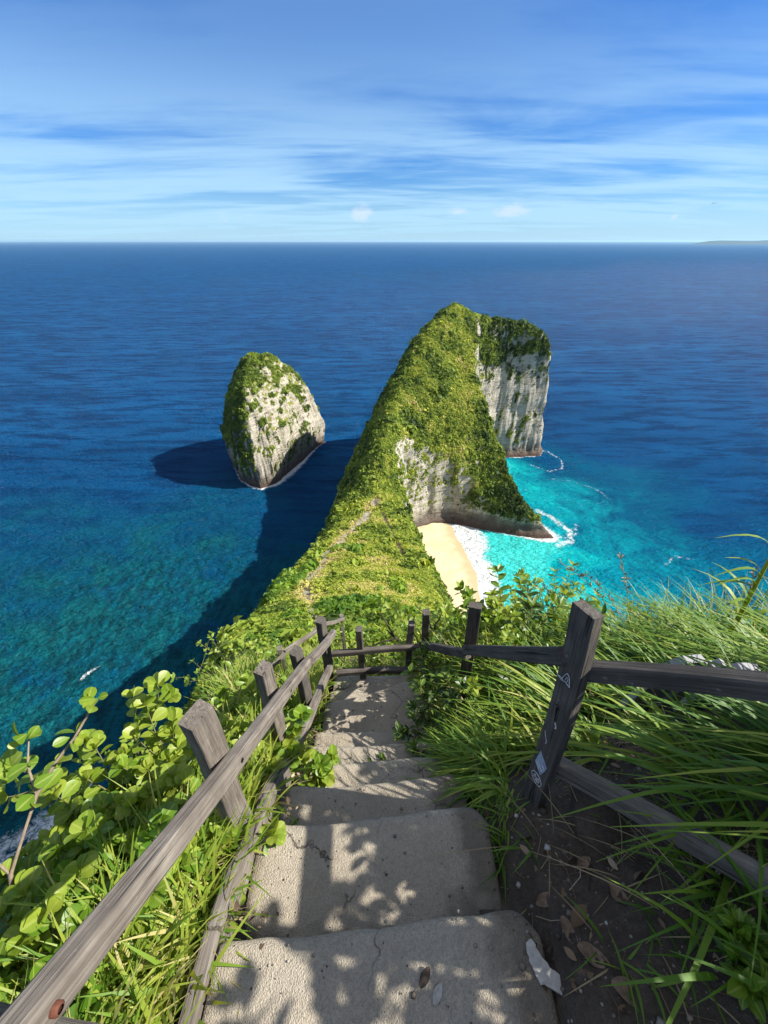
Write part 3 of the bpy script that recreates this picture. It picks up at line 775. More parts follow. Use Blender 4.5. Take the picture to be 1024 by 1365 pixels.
mb, n2 = scatter(SV, SF, lambda c: np.full(len(c), 1.0), 1.4, stack_w, lambda p: 0.34 + 0.28 * fbm(p[:, 0] / 8, p[:, 1] / 8, p[:, 2] / 8, 4), np.random.default_rng(12), 8)
o = mb.build('scrub', M_SCRUB, stack); tag(o, kind='stuff')
print('scrub clumps', n1, n2)

# ================================================================== the near ground
def side_lift(x, y):
    l = np.clip((-0.52 - x) / 0.06, 0, 1); r = np.clip((x - 0.44) / 0.10, 0, 1)
    on = np.clip((2.3 - y) / 0.2, 0, 1)
    return on * (0.06 * l + 0.165 * r)
def near_h(x, y):
    h = ridge(x, y) + side_lift(x, y)
    out = np.clip(np.maximum(-0.56 - x, x - 0.46) / 0.15, 0, 1)
    h = h + (0.06 * fbm(x / 0.55, y / 0.55, 1.1, 4) + 0.022 * fbm(x / 0.09, y / 0.09, 2.2, 3)) * (0.15 + 0.85 * out)
    h = h - 0.30 * np.clip((x + 0.47) / 0.04, 0, 1) * np.clip((0.33 - x) / 0.04, 0, 1) * np.clip((1.95 - y) / 0.15, 0, 1)      # dug out under the steps
    edge = np.clip(np.minimum.reduce([x - NEAR[0], NEAR[1] - x, y - NEAR[2], NEAR[3] - y]) / 0.7, 0, 1)
    return h - 0.25 * (1 - edge)
def soil_mat():
    m, t, out = material('dark_soil')
    g = t.n.new('ShaderNodeNewGeometry'); P = g.outputs['Position']
    n = t.noise(P, 9, 6, 0.7); n2 = t.noise(P, 60, 4, 0.7); n3 = t.noise(P, 1.6, 3)
    c = t.ramp(t.math('ADD', t.math('MULTIPLY', n, 0.6), t.math('MULTIPLY', n2, 0.4)), [(0.25, (0.022, 0.016, 0.012)), (0.5, (0.060, 0.046, 0.036)), (0.72, (0.115, 0.092, 0.072)), (0.85, (0.24, 0.20, 0.16))])
    c = t.mix(t.math('MULTIPLY', t.mrange(n3, 0.5, 0.65), 0.4), c, (0.10, 0.075, 0.045))
    principled(t, out, c, 0.92, 0.2, t.bump(t.math('ADD', n, t.math('MULTIPLY', n2, 0.6)), 1.0, 0.02))
    return m
M_SOIL = soil_mat()
xs = np.arange(NEAR[0], NEAR[1] + 0.01, 0.035); ys = np.arange(NEAR[2], NEAR[3] + 0.01, 0.035)
X, Y, Z, V, F = grid_mesh(xs, ys, near_h)
ground = mesh('hillside', V, F, M_SOIL, smooth=True); tag(ground, kind='structure')

def gz(x, y): return float(near_h(np.array([float(x)]), np.array([float(y)]))[0])
def E(x, y, z): return Vector((x, y, EYE + z))

# ------------------------------------------------------------------ concrete stairs
def concrete_mat():
    m, t, out = material('worn_concrete')
    g = t.n.new('ShaderNodeNewGeometry'); P = g.outputs['Position']
    n1 = t.noise(P, 2.6, 5, 0.6); n2 = t.noise(P, 24, 5, 0.7)
    vo = t.n.new('ShaderNodeTexVoronoi'); vo.inputs['Scale'].default_value = 210; t.l.new(P, vo.inputs['Vector'])
    vo2 = t.n.new('ShaderNodeTexVoronoi'); vo2.inputs['Scale'].default_value = 75; t.l.new(P, vo2.inputs['Vector'])
    sp = t.noise(P, 320, 3, 0.7)
    c = t.mix(t.mrange(n1, 0.3, 0.7), (0.33, 0.285, 0.215), (0.47, 0.415, 0.33))
    c = t.mix(t.math('MULTIPLY', t.mrange(n2, 0.35, 0.7), 0.4), c, (0.30, 0.26, 0.205))
    c = t.mix(t.math('MULTIPLY', t.mrange(vo.outputs['Color'], 0.25, 0.8), 0.35), c, (0.17, 0.145, 0.115))
    c = t.mix(t.math('MULTIPLY', t.mrange(sp, 0.58, 0.68), 0.55), c, (0.085, 0.072, 0.06))
    c = t.mix(t.math('MULTIPLY', t.mrange(vo2.outputs['Distance'], 0.16, 0.08), 0.30), c, (0.56, 0.53, 0.46))
    vc = t.n.new('ShaderNodeTexVoronoi'); vc.feature = 'DISTANCE_TO_EDGE'; vc.inputs['Scale'].default_value = 2.3
    wv = t.n.new('ShaderNodeVectorMath'); wv.operation = 'ADD'; t.l.new(P, wv.inputs[0]); nn = t.n.new('ShaderNodeTexNoise'); nn.inputs['Scale'].default_value = 6; nn.inputs['Detail'].default_value = 5; t.l.new(P, nn.inputs['Vector'])
    sc_ = t.n.new('ShaderNodeVectorMath'); sc_.operation = 'SCALE'; sc_.inputs['Scale'].default_value = 0.22; t.l.new(nn.outputs['Color'], sc_.inputs[0]); t.l.new(sc_.outputs[0], wv.inputs[1]); t.l.new(wv.outputs[0], vc.inputs['Vector'])
    crk = t.math('MULTIPLY', t.mrange(vc.outputs['Distance'], 0.010, 0.003), t.mrange(t.noise(P, 3.3, 3), 0.50, 0.58))
    c = t.mix(t.math('MULTIPLY', crk, 0.8), c, (0.05, 0.042, 0.035))
    dirt = t.mrange(t.math('ADD', t.noise(P, 5, 5, 0.65), t.math('MULTIPLY', t.attr('dirt'), 0.5)), 0.62, 0.85)
    c = t.mix(t.math('MULTIPLY', dirt, 0.65), c, (0.085, 0.066, 0.048))
    h = t.math('ADD', t.math('MULTIPLY', vo.outputs['Distance'], 0.7), t.math('ADD', t.math('MULTIPLY', sp, 0.7), n2))
    principled(t, out, c, 0.92, 0.2, t.bump(h, 1.0, 0.006))
    return m
M_CONC = concrete_mat()
stairs = empty('concrete_stairs', E(0, 0.6, -2.1), 'worn grey concrete steps dropping steeply between the wooden fences', 'stairs')
#        z      back    front(at left) right-hand extra  left  right
STEPS = [(-1.57, -1.7, -0.72, 0.03, -0.50, 0.52), (-1.75, -0.80, 0.215, 0.065, -0.50, 0.475), (-1.95, 0.14, 0.545, 0.075, -0.495, 0.42), (-2.18, 0.48, 0.765, 0.06, -0.50, 0.39),
         (-2.42, 0.70, 0.965, 0.045, -0.50, 0.37), (-2.66, 0.90, 1.165, 0.03, -0.495, 0.37), (-2.90, 1.10, 1.36, 0.02, -0.49, 0.36), (-3.12, 1.30, 1.70, 0.26, -0.48, 0.36), (-3.27, 1.60, 1.88, 0.22, -0.47, 0.33), (-3.40, 1.75, 2.12, 0.0, -0.47, 0.30)]
for k, (z, yb, yf, dr_, xl, xr) in enumerate(STEPS):
    nu = 64
    us = np.linspace(0, 1, nu)
    x = xl + (xr - xl) * us
    front = yf + dr_ * us ** 1.3 + 0.018 * fbm(x / 0.22, k * 3.1, 0.5, 3) - 0.022 * np.clip(fbm(x / 0.05, k * 1.7, 3.5, 3) - 0.22, 0, 1) - 0.05 * np.clip((us - 0.93) / 0.07, 0, 1) ** 2 * (k < 7)
    r = 0.026
    rows = []
    tt = np.concatenate([np.linspace(0, 1, 40)])
    for q in tt:                                               # the tread
        yy = yb + (front - r - yb) * q
        wear = -0.010 * np.exp(-((us - 0.5) / 0.28) ** 2) * q ** 2
        zz = z + wear + 0.006 * fbm(x / 0.16, yy / 0.16, k, 3) + 0.0022 * fbm(x / 0.03, yy / 0.03, k, 2)
        rows.append(np.stack([x, yy, zz], 1))
    last = rows[-1]
    for a in (0.35, 0.7, 1.1, 1.57):                           # rounded nosing
        rows.append(np.stack([x, last[:, 1] + r * math.sin(a), last[:, 2] - r * (1 - math.cos(a))], 1))
    for d in (0.06, 0.14, 0.24, 0.36):                         # riser
        rows.append(np.stack([x, last[:, 1] + r + 0.01 * fbm(x / 0.1, d * 9, k, 2), last[:, 2] - r - d], 1))
    G = np.array(rows)
    nr = len(rows)
    sideL = G[:, :1].copy(); sideL[:, :, 2] = z - 0.42; sideR = G[:, -1:].copy(); sideR[:, :, 2] = z - 0.42
    rl = G[:, :1].copy(); rl[:, :, 0] -= 0.004; rl[:, :, 2] -= 0.008
    rr = G[:, -1:].copy(); rr[:, :, 0] += 0.010; rr[:, :, 2] -= 0.016
    G = np.concatenate([sideL, rl, G, rr, sideR], 1)
    G[:, :, 2] += EYE
    nc = G.shape[1]
    idx = np.arange(nr * nc).reshape(nr, nc)
    F = np.stack([idx[:-1, :-1], idx[:-1, 1:], idx[1:, 1:], idx[1:, :-1]], -1).reshape(-1, 4)
    dirt = np.zeros((nr, nc)); UU = np.clip((np.arange(nc) - 2) / (nu - 1), 0, 1)[None, :]
    tq = np.clip((np.arange(nr) / 39.0), 0, 1)[:, None]
    prevf = STEPS[k - 1][2] if k else yb
    dirt += np.exp(-((UU - 1) / 0.16) ** 2) + 0.8 * np.exp(-(UU / 0.06) ** 2) - 0.15
    yrel = (G[:, :, 1] - prevf - 0.03) / 0.035
    dirt += 0.45 * np.exp(-np.clip(yrel, 0, 9) ** 2)
    mesh('step', G.reshape(-1, 3), F, M_CONC, stairs, smooth=True, attrs={'dirt': dirt.ravel()})

# ------------------------------------------------------------------ timber
def beam(name, p0, p1, wid, hei, mat, parent, side=None, seed=0, rough=0.004, bev=0.12, groove=False):
    """squared timber from p0 to p1; 'side' is the direction its width points in"""
    p0, p1 = Vector(p0), Vector(p1)
    ax = (p1 - p0); L = ax.length; ax.normalize()
    side = Vector(side) if side is not None else ax.cross(Vector((0, 0, 1)))
    side = (side - ax * side.dot(ax)).normalized(); up = ax.cross(side)
    n = max(6, int(L / 0.04))
    b = min(wid, hei) * bev
    prof = [(-wid / 2 + b, -hei / 2), (wid / 2 - b, -hei / 2), (wid / 2, -hei / 2 + b), (wid / 2, 0), (wid / 2, hei / 2 - b), (wid / 2 - b, hei / 2)]
    if groove: prof += [(wid * 0.14, hei / 2), (wid * 0.04, hei / 2 - 0.006), (-wid * 0.06, hei / 2 + 0.001)]
    else: prof += [(0, hei / 2)]
    prof += [(-wid / 2 + b, hei / 2), (-wid / 2, hei / 2 - b), (-wid / 2, 0), (-wid / 2, -hei / 2 + b)]
    pr = np.array(prof); m = len(pr)
    xs = np.linspace(0, L, n)
    V = np.zeros((n, m, 3))
    V[:, :, 0] = xs[:, None]
    jit = fbm(xs[:, None] / 0.25 + seed * 7.7, np.arange(m)[None, :] * 0.8, seed * 1.3, 3)
    bow = 0.006 * np.sin(xs / L * math.pi * (1.3 + (seed % 3) * .4) + seed)[:, None]
    V[:, :, 1] = pr[None, :, 0] * (1 + jit * rough * 12) + bow
    V[:, :, 2] = pr[None, :, 1] * (1 + jit * rough * 12) + 0.7 * bow
    V[0, :, 0] += 0.004 * jit[0]; V[-1, :, 0] += 0.004 * jit[-1]
    F = []
    for i in range(n - 1):
        for k in range(m): F.append((i * m + k, i * m + (k + 1) % m, (i + 1) * m + (k + 1) % m, (i + 1) * m + k))
    F.append(tuple(range(m - 1, -1, -1))); F.append(tuple(range((n - 1) * m, n * m)))
    M = Matrix((( ax.x, side.x, up.x, p0.x), (ax.y, side.y, up.y, p0.y), (ax.z, side.z, up.z, p0.z), (0, 0, 0, 1)))
    return mesh(name, V.reshape(-1, 3), F, mat, parent, m=M)

def bolt(parent, p, nrm, rad, mat, name='bolt'):
    mb = MB(); nrm = Vector(nrm).normalized(); p = Vector(p)
    tube(mb, [p - nrm * 0.01, p + nrm * 0.004, p + nrm * 0.006], [rad, rad, rad * 0.6], 10)
    return mb.build(name, mat, parent)

# left fence
LF = empty('wooden_fence', E(-0.56, 0.9, -2.4), 'long grey handrail fence down the left side of the steps', 'fence')
LPOST = [((-0.60, -0.02, -2.0), (-0.60, 0.005, -0.90), 0.085, 0.06), ((-0.590, 0.553, -2.18), (-0.553, 0.575, -1.125), 0.082, 0.055), ((-0.583, 1.065, -2.72), (-0.583, 1.07, -1.66), 0.075, 0.055), ((-0.560, 1.50, -3.25), (-0.575, 1.52, -2.17), 0.075, 0.055), ((-0.525, 2.10, -3.6), (-0.525, 2.12, -2.60), 0.075, 0.06)]
for i, (a, b, wd_, th) in enumerate(LPOST):
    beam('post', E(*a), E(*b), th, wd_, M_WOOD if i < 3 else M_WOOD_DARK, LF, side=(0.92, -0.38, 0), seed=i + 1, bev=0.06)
rd = Vector((0.03, 1.61, -1.466)).normalized(); r0 = Vector((-0.507, 0.5, -1.350))
h1 = beam('handrail', EYE * Vector((0, 0, 1)) + r0 - rd * 1.3, EYE * Vector((0, 0, 1)) + r0 + rd * 1.36, 0.056, 0.064, M_WOOD, LF, seed=11, bev=0.2, groove=True)
beam('handrail', EYE * Vector((0, 0, 1)) + r0 + rd * 1.30 + Vector((0.012, 0, 0.022)), EYE * Vector((0, 0, 1)) + r0 + rd * 2.30 + Vector((0.02, 0, 0.018)), 0.055, 0.062, M_WOOD, LF, seed=12, bev=0.2, groove=True)
beam('lower_rail', E(-0.525, 0.97, -2.36), E(-0.49, 2.06, -3.20), 0.05, 0.075, M_WOOD, LF, seed=13, bev=0.15)
bolt(LF, EYE * Vector((0, 0, 1)) + r0 - rd * 0.62 + Vector((0.034, 0, 0.008)), (1, 0, 0.1), 0.009, M_RUST)
for py_, pz_ in ((0.57, -1.41), (1.07, -1.86)): bolt(LF, E(-0.4735, py_, pz_), (1, 0, 0), 0.008, M_HOLE)
# timber kerb beside the upper steps
KB = empty('timber_edging', E(-0.53, 0.2, -1.8), 'narrow timber edging board along the left edge of the upper steps', 'edging')
kp = [(-0.530, -1.2, -1.72), (-0.527, 0.20, -1.80), (-0.524, 0.60, -2.03), (-0.527, 0.99, -2.42)]
for i in range(3): beam('board', E(*kp[i]), E(*kp[i + 1]) + (E(*kp[i + 1]) - E(*kp[i])).normalized() * 0.02, 0.045 + 0.002 * i, 0.15, M_WOOD, KB, seed=21 + i, bev=0.12)

# fence across the end of the landing
EF = empty('wooden_fence', E(0, 2.1, -3.3), 'low dark fence closing the far end of the landing', 'fence')
for i, (a, b) in enumerate((((-0.207, 2.10, -3.75), (-0.207, 2.11, -2.70)), ((0.235, 2.15, -3.75), (0.235, 2.16, -2.70)))): beam('post', E(*a), E(*b), 0.055, 0.06, M_WOOD_DARK, EF, side=(1, 0, 0), seed=31 + i)
beam('upper_rail', E(-0.46, 2.07, -2.985), E(0.345, 2.11, -2.965), 0.045, 0.055, M_WOOD_DARK, EF, seed=33)
beam('lower_rail', E(-0.44, 2.06, -3.275), E(0.345, 2.09, -3.265), 0.05, 0.06, M_WOOD_DARK, EF, seed=34)

# right fence
RF = empty('wooden_fence', E(0.63, 0.9, -2.3), 'dark plank fence down the right side with stickers on its big post', 'fence')
wx_ = Vector((0.36, -0.93, 0)).normalized()
pa, pb = E(0.640, 0.585, -2.18), E(0.6165, 0.777, -0.905)
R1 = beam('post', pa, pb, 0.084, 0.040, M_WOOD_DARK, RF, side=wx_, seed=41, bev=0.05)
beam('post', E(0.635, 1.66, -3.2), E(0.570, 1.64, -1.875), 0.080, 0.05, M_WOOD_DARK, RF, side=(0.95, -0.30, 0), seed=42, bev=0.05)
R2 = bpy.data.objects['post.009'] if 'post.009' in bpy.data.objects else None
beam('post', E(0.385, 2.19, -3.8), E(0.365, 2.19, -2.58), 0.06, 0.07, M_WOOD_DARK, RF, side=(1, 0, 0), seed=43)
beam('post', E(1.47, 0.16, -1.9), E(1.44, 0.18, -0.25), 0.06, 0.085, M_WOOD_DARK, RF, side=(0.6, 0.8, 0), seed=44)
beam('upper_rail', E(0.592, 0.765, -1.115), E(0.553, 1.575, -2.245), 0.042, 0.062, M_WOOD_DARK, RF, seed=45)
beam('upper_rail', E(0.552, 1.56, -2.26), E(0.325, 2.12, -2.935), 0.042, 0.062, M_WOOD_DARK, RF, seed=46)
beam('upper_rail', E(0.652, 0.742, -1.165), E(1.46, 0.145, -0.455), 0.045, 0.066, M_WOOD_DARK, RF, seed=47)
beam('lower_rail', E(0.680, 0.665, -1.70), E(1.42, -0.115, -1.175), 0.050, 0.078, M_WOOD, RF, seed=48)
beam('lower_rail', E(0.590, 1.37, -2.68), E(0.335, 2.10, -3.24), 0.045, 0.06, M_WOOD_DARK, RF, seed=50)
# marks on the big post: its left face
pax = (pb - pa).normalized(); pn = pax.cross(wx_).normalized()
if pn.x > 0: pn = -pn
def on_post(s, u, lift=0.0225):                                  # s metres up from the foot, u across the face
    return pa + pax * s + wx_ * u + pn * lift
PL = (pb - pa).length
def frac(v): return v
def facecard(name, pts, mat, thick=0.0012, parent=R1):
    """thin label stuck on the face"""
    a = [on_post(s, u, 0.0212) for s, u in pts]; b = [on_post(s, u, 0.0212 + thick) for s, u in pts]
    n = len(pts); V = [tuple(v) for v in a + b]
    F = [tuple(range(n)), tuple(range(2 * n - 1, n - 1, -1))] + [(i, (i + 1) % n, n + (i + 1) % n, n + i) for i in range(n)]
    return mesh(name, V, F, mat, parent)
facecard('paper_sticker', [(0.50, -0.030), (0.585, -0.018), (0.545, 0.026), (0.505, 0.018), (0.468, 0.006)], M_STICKER)
sk = MB()
def stroke(mb, pts, r=0.0011, lift=0.0228): tube(mb, [on_post(s, u, lift) for s, u in pts], r, 5)
stroke(sk, [(0.535, -0.018), (0.505, -0.004), (0.495, 0.010)], 0.0022); stroke(sk, [(0.512, -0.022), (0.488, -0.006)], 0.0024); stroke(sk, [(0.535, 0.004), (0.520, 0.020), (0.512, 0.010)], 0.0018)
sk.build('sticker_print', M_WHITE, R1)
cs, cu_ = 0.428, -0.004
facecard('round_sticker', [(cs + 0.030 * math.cos(a), cu_ + 0.030 * math.sin(a)) for a in np.linspace(0, 2 * math.pi, 25)[:-1]], M_BLACK, 0.0014)
rk = MB()
def ring(r, a0=0, a1=2 * math.pi, rr=0.0015, n=28): stroke(rk, [(cs + r * math.cos(a), cu_ + r * math.sin(a)) for a in np.linspace(a0, a1, n)], rr, 0.0232)
ring(0.027); ring(0.015, 0.5, 3.4); ring(0.015, 3.9, 5.9)
stroke(rk, [(cs + 0.013, cu_ - 0.008), (cs - 0.004, cu_), (cs + 0.010, cu_ + 0.009)], 0.0015, 0.0232); stroke(rk, [(cs - 0.013, cu_ - 0.006), (cs - 0.006, cu_ + 0.004), (cs - 0.014, cu_ + 0.008)], 0.0015, 0.0232); stroke(rk, [(cs + 0.004, cu_ - 0.012), (cs + 0.002, cu_ + 0.012)], 0.0012, 0.0232)
rk.build('round_emblem', M_WHITE, R1)
gk = MB()
gs = 0.985
stroke(gk, [(gs, -0.030), (gs + 0.006, -0.016), (gs + 0.004, -0.006)], 0.0012); stroke(gk, [(gs + 0.002, -0.034), (gs - 0.002, -0.010), (gs + 0.008, 0.004), (gs + 0.004, 0.022)], 0.0011)
stroke(gk, [(gs + 0.006, -0.010), (gs + 0.028, -0.004), (gs + 0.046, 0.004), (gs + 0.040, 0.014), (gs + 0.018, 0.020), (gs + 0.004, 0.024)], 0.0013); stroke(gk, [(gs + 0.014, 0.002), (gs + 0.032, 0.006), (gs + 0.028, 0.012), (gs + 0.012, 0.010)], 0.0010)
gk.build('chalk_scrawl', M_WHITE, R1); gk = MB()
stroke(gk, [(0.79, 0.008), (0.772, 0.018), (0.765, 0.013)], 0.0022); gk.build('chalk_mark', M_WHITE, R1); gk = MB(); stroke(gk, [(0.70, -0.022), (0.66, -0.004), (0.648, -0.006)], 0.0012)
gk.build('chalk_mark', M_WHITE, R1)
for s_, u_ in ((0.858, -0.002), (0.330, 0.0)):
    hk = MB(); c = on_post(s_, u_, 0.0205); tube(hk, [c, c + pn * 0.0016], [0.010, 0.0085], 12)
    tube(hk, [on_post(s_ - 0.006, u_, 0.0203), on_post(s_ - 0.075, u_ + 0.006, 0.0203)], [0.003, 0.0012], 5)
    hk.build('bolt_hole', M_HOLE, R1)
# sticker on the next post's left face
p2a, p2b = E(0.635, 1.66, -3.2), E(0.570, 1.64, -1.875); a2 = (p2b - p2a).normalized(); w2 = Vector((0.95, -0.30, 0)); w2 = (w2 - a2 * w2.dot(a2)).normalized(); n2_ = w2.cross(a2).normalized()
if n2_.y > 0: n2_ = -n2_
l2 = -w2
def on2(s, u, lift): return p2b - a2 * s + n2_ * u + l2 * lift
V = [tuple(on2(s, u, 0.0405)) for s, u in ((0.03, -0.02), (0.03, 0.02), (0.13, 0.018), (0.12, -0.02))] + [tuple(on2(s, u, 0.042)) for s, u in ((0.03, -0.02), (0.03, 0.02), (0.13, 0.018), (0.12, -0.02))]
mesh('paper_sticker', V, [(0, 1, 2, 3), (7, 6, 5, 4), (0, 1, 5, 4), (1, 2, 6, 5), (2, 3, 7, 6), (3, 0, 4, 7)], M_STICKER, RF)

# fence of the lower flight, seen over the left bank
WF = empty('wooden_fence', E(-1.0, 2.3, -3.9), 'pale weathered fence of the lower path, partly hidden in the left shrubs', 'fence')
wp = [(-1.42, 1.78, -3.42), (-1.02, 2.32, -3.32), (-0.72, 2.85, -3.55), (-0.62, 3.7, -4.5)]
for i, (a, b, c) in enumerate(wp): beam('post', E(a, b, c - 0.8), E(a, b, c + 0.06), 0.05, 0.06, M_WOOD, WF, side=(1, 0.3, 0), seed=61 + i)
for i in range(3): beam('rail', E(wp[i][0] + .04, wp[i][1] - .02, wp[i][2]), E(wp[i + 1][0] + .04, wp[i + 1][1] - .02, wp[i + 1][2]), 0.035, 0.045, M_WOOD, WF, seed=66 + i)

# ================================================================== plants close by
M_LEAF = foliage_mat('shrub_leaves', [(0.0, (0.032, 0.080, 0.010)), (0.35, (0.085, 0.19, 0.015)), (0.65, (0.165, 0.27, 0.022)), (1.0, (0.30, 0.37, 0.045))], 0.40, 0.42, 0.45, veins=True)
M_DARKLEAF = foliage_mat('dark_leaves', [(0.0, (0.015, 0.04, 0.009)), (0.5, (0.045, 0.10, 0.016)), (1.0, (0.11, 0.19, 0.025))], 0.4, 0.35, 0.4, veins=True)
M_GRASS = foliage_mat('grass_blades', [(0.0, (0.030, 0.075, 0.012)), (0.3, (0.085, 0.19, 0.020)), (0.6, (0.18, 0.28, 0.028)), (0.82, (0.33, 0.37, 0.055)), (1.0, (0.50, 0.43, 0.20))], 0.5, 0.40, 0.35)
M_STEM = plain('green_stem', (0.13, 0.12, 0.05), 0.7, 0.3, 30)
M_TWIG = plain('dry_twig', (0.20, 0.155, 0.11), 0.85, 0.2, 60)
M_DARKTWIG = plain('dark_twig', (0.06, 0.045, 0.035), 0.85, 0.2, 60)
M_STRAW = foliage_mat('dry_straw', [(0.0, (0.22, 0.17, 0.09)), (1.0, (0.46, 0.38, 0.23))], 0.7, 0.3, 0.2, tcol=(1, 0.95, 0.8))

def shrub(name, base, label, cat, H, Rr, nstem, leaf, kind='round', per=9, mat=None, tint=(0.3, 0.9), lean=(0, 0), seed=0, group=None, rosette=6, stem_mat=None, wid=1.0, twig=2, stemr=0.006):
    rg = np.random.default_rng(seed)
    base = Vector(base)
    root = empty(name, base, label, cat, group)
    st = MB(); P = []; Dr = []; S = []; T = []
    def grow(p, d, L, r, lev):
        pts = [np.array(p)]; dd = np.array(d); n = 6
        for i in range(n):
            dd = dd + rg.normal(0, 0.13, 3) + np.array([lean[0], lean[1], 0.05]) * 0.25; dd /= np.linalg.norm(dd)
            pts.append(pts[-1] + dd * L / n)
        tube(st, pts, list(np.linspace(r, r * 0.45, n + 1)), 5, 0.5)
        pts = np.array(pts)
        t0 = rg.random() * 6.28
        bt = rg.uniform(*tint)
        for j in range(per):
            q = 0.30 + 0.70 * j / max(per - 1, 1)
            f = q * n; i = min(int(f), n - 1); pos = pts[i] + (pts[i + 1] - pts[i]) * (f - i)
            ang = t0 + j * 2.4
            a = np.cross(dd, [0.3, 0.2, 0.9]); a /= np.linalg.norm(a) + 1e-9; b = np.cross(dd, a)
            rad = a * math.cos(ang) + b * math.sin(ang)
            dl = rad * 0.9 + dd * 0.35 + np.array([0, 0, 0.15]) + rg.normal(0, 0.15, 3)
            P.append(pos); Dr.append(dl); S.append(leaf * rg.uniform(0.65, 1.1)); T.append(bt + rg.normal(0, 0.12))
        for j in range(rosette):
            ang = t0 + j * 6.283 / rosette
            a = np.cross(dd, [0.3, 0.2, 0.9]); a /= np.linalg.norm(a) + 1e-9; b = np.cross(dd, a)
            rad = a * math.cos(ang) + b * math.sin(ang)
            P.append(pts[-1]); Dr.append(rad * 0.75 + dd * rg.uniform(0.35, 0.9)); S.append(leaf * rg.uniform(0.6, 1.05)); T.append(bt + 0.12 + rg.normal(0, 0.1))
        if lev > 0:
            for j in range(twig):
                i = rg.integers(2, n); ang = rg.random() * 6.28
                a = np.array([math.cos(ang), math.sin(ang), 0.5])
                d2 = dd * 0.6 + a * 0.7; d2 /= np.linalg.norm(d2)
                grow(pts[i], d2, L * rg.uniform(0.35, 0.6), r * 0.6, lev - 1)
    for i in range(nstem):
        ang = 6.283 * (i + rg.random() * 0.8) / nstem
        o = np.array([math.cos(ang), math.sin(ang), 0]) * Rr * rg.uniform(0.05, 0.35)
        d = np.array([math.cos(ang) * Rr * 0.9 + lean[0] * H, math.sin(ang) * Rr * 0.9 + lean[1] * H, H * rg.uniform(0.75, 1.0)])
        L = np.linalg.norm(d) * rg.uniform(0.6, 1.0); d /= np.linalg.norm(d)
        grow(np.array(base) + o, d, L, stemr, 1)
    P, Dr, S, T = np.array(P), np.array(Dr), np.array(S), np.clip(np.array(T), 0, 1)
    fol = MB(); TV, TF = LEAF[kind]
    instances(fol, TV, TF, frames(Dr, rg.normal(0, 0.45, (len(P), 3)), S, wid), P, T, np.tile([0.0, 1.0, 0.0], len(TV) // 3))
    st.build('stems', stem_mat or M_STEM, root, smooth=True)
    fol.build('foliage', mat or M_LEAF, root, smooth=True)
    return root

def blades(mb, base, L, az, lean, droop, wid, tint, rows=7):
    """tapering grass blades that rise, lean over and droop"""
    base = np.asarray(base, float); n = len(base)
    t = np.linspace(0, 1, rows)[None, :]
    L, az, lean, droop, wid = [np.broadcast_to(np.asarray(q, float), (n,))[:, None] for q in (L, az, lean, droop, wid)]
    hx = np.cos(az); hy = np.sin(az)
    out = L * (lean * t + droop * 0.75 * t ** 2)
    up = L * (np.sqrt(np.clip(1 - lean ** 2, 0.04, 1)) * t - droop * 0.85 * t ** 2.4)
    C = np.stack([base[:, 0:1] + hx * out, base[:, 1:2] + hy * out, base[:, 2:3] + up], -1)
    side = np.stack([-hy, hx, np.zeros_like(hx)], -1)
    wv = wid * np.where(t < 0.4, 0.55 + 1.1 * t, np.clip((1 - t) / 0.6, 0.03, 1) ** 0.75)
    V = np.stack([C - side * wv[..., None], C + side * wv[..., None]], 2).reshape(n, rows * 2, 3)
    k = np.arange(rows - 1) * 2
    F = np.stack([k, k + 1, k + 3, k + 2], -1)
    Fa = (F[None] + (np.arange(n) * rows * 2)[:, None, None]).reshape(-1, 4)
    mb.add(V.reshape(-1, 3), Fa, np.repeat(np.clip(np.broadcast_to(tint, (n,)), 0, 1), rows * 2))

rg = np.random.default_rng(5)
def ground_z(x, y): return near_h(np.asarray(x, float), np.asarray(y, float))

def turf(mb, n, xr, yr, L, az, lean, droop, wid, tint, mask=None, clump=0.0, nc=1):
    """n tufts of nc blades over a patch"""
    cx = rg.uniform(*xr, n); cy = rg.uniform(*yr, n)
    if mask is not None:
        k = mask(cx, cy); cx, cy = cx[k], cy[k]
    m = len(cx)
    bt = rg.uniform(*tint, m)
    cx = np.repeat(cx, nc) + rg.normal(0, clump, m * nc); cy = np.repeat(cy, nc) + rg.normal(0, clump, m * nc); bt = np.repeat(bt, nc) + rg.normal(0, 0.09, m * nc)
    q = len(cx)
    z = ground_z(cx, cy) - 0.02
    a = (rg.uniform(0, 6.283, q) if az is None else rg.normal(az[0], az[1], q))
    blades(mb, np.stack([cx, cy, z], 1), rg.uniform(*L, q), a, rg.uniform(*lean, q), rg.uniform(*droop, q), rg.uniform(*wid, q), bt)

gr = MB()
# left bank, sunlit
turf(gr, 330, (-0.86, -0.57), (-0.15, 2.2), (0.14, 0.34), None, (0.15, 0.6), (0.15, 0.6), (0.0035, 0.008), (0.45, 0.92), None, 0.035, 9)
turf(gr, 620, (-1.5, -0.8), (-0.3, 2.6), (0.15, 0.42), None, (0.15, 0.6), (0.1, 0.6), (0.003, 0.007), (0.35, 0.92), None, 0.05, 9)
turf(gr, 500, (-2.5, -0.6), (1.4, 5.0), (0.15, 0.38), None, (0.15, 0.6), (0.1, 0.6), (0.003, 0.007), (0.45, 0.95), lambda x, y: (y > 2.5) | (x < -0.7), 0.07, 8)
# tuft spilling over the edging and at the foot of the first post
turf(gr, 26, (-0.70, -0.575), (0.15, 0.75), (0.16, 0.32), None, (0.1, 0.5), (0.2, 0.6), (0.004, 0.008), (0.5, 0.9), None, 0.03, 12)
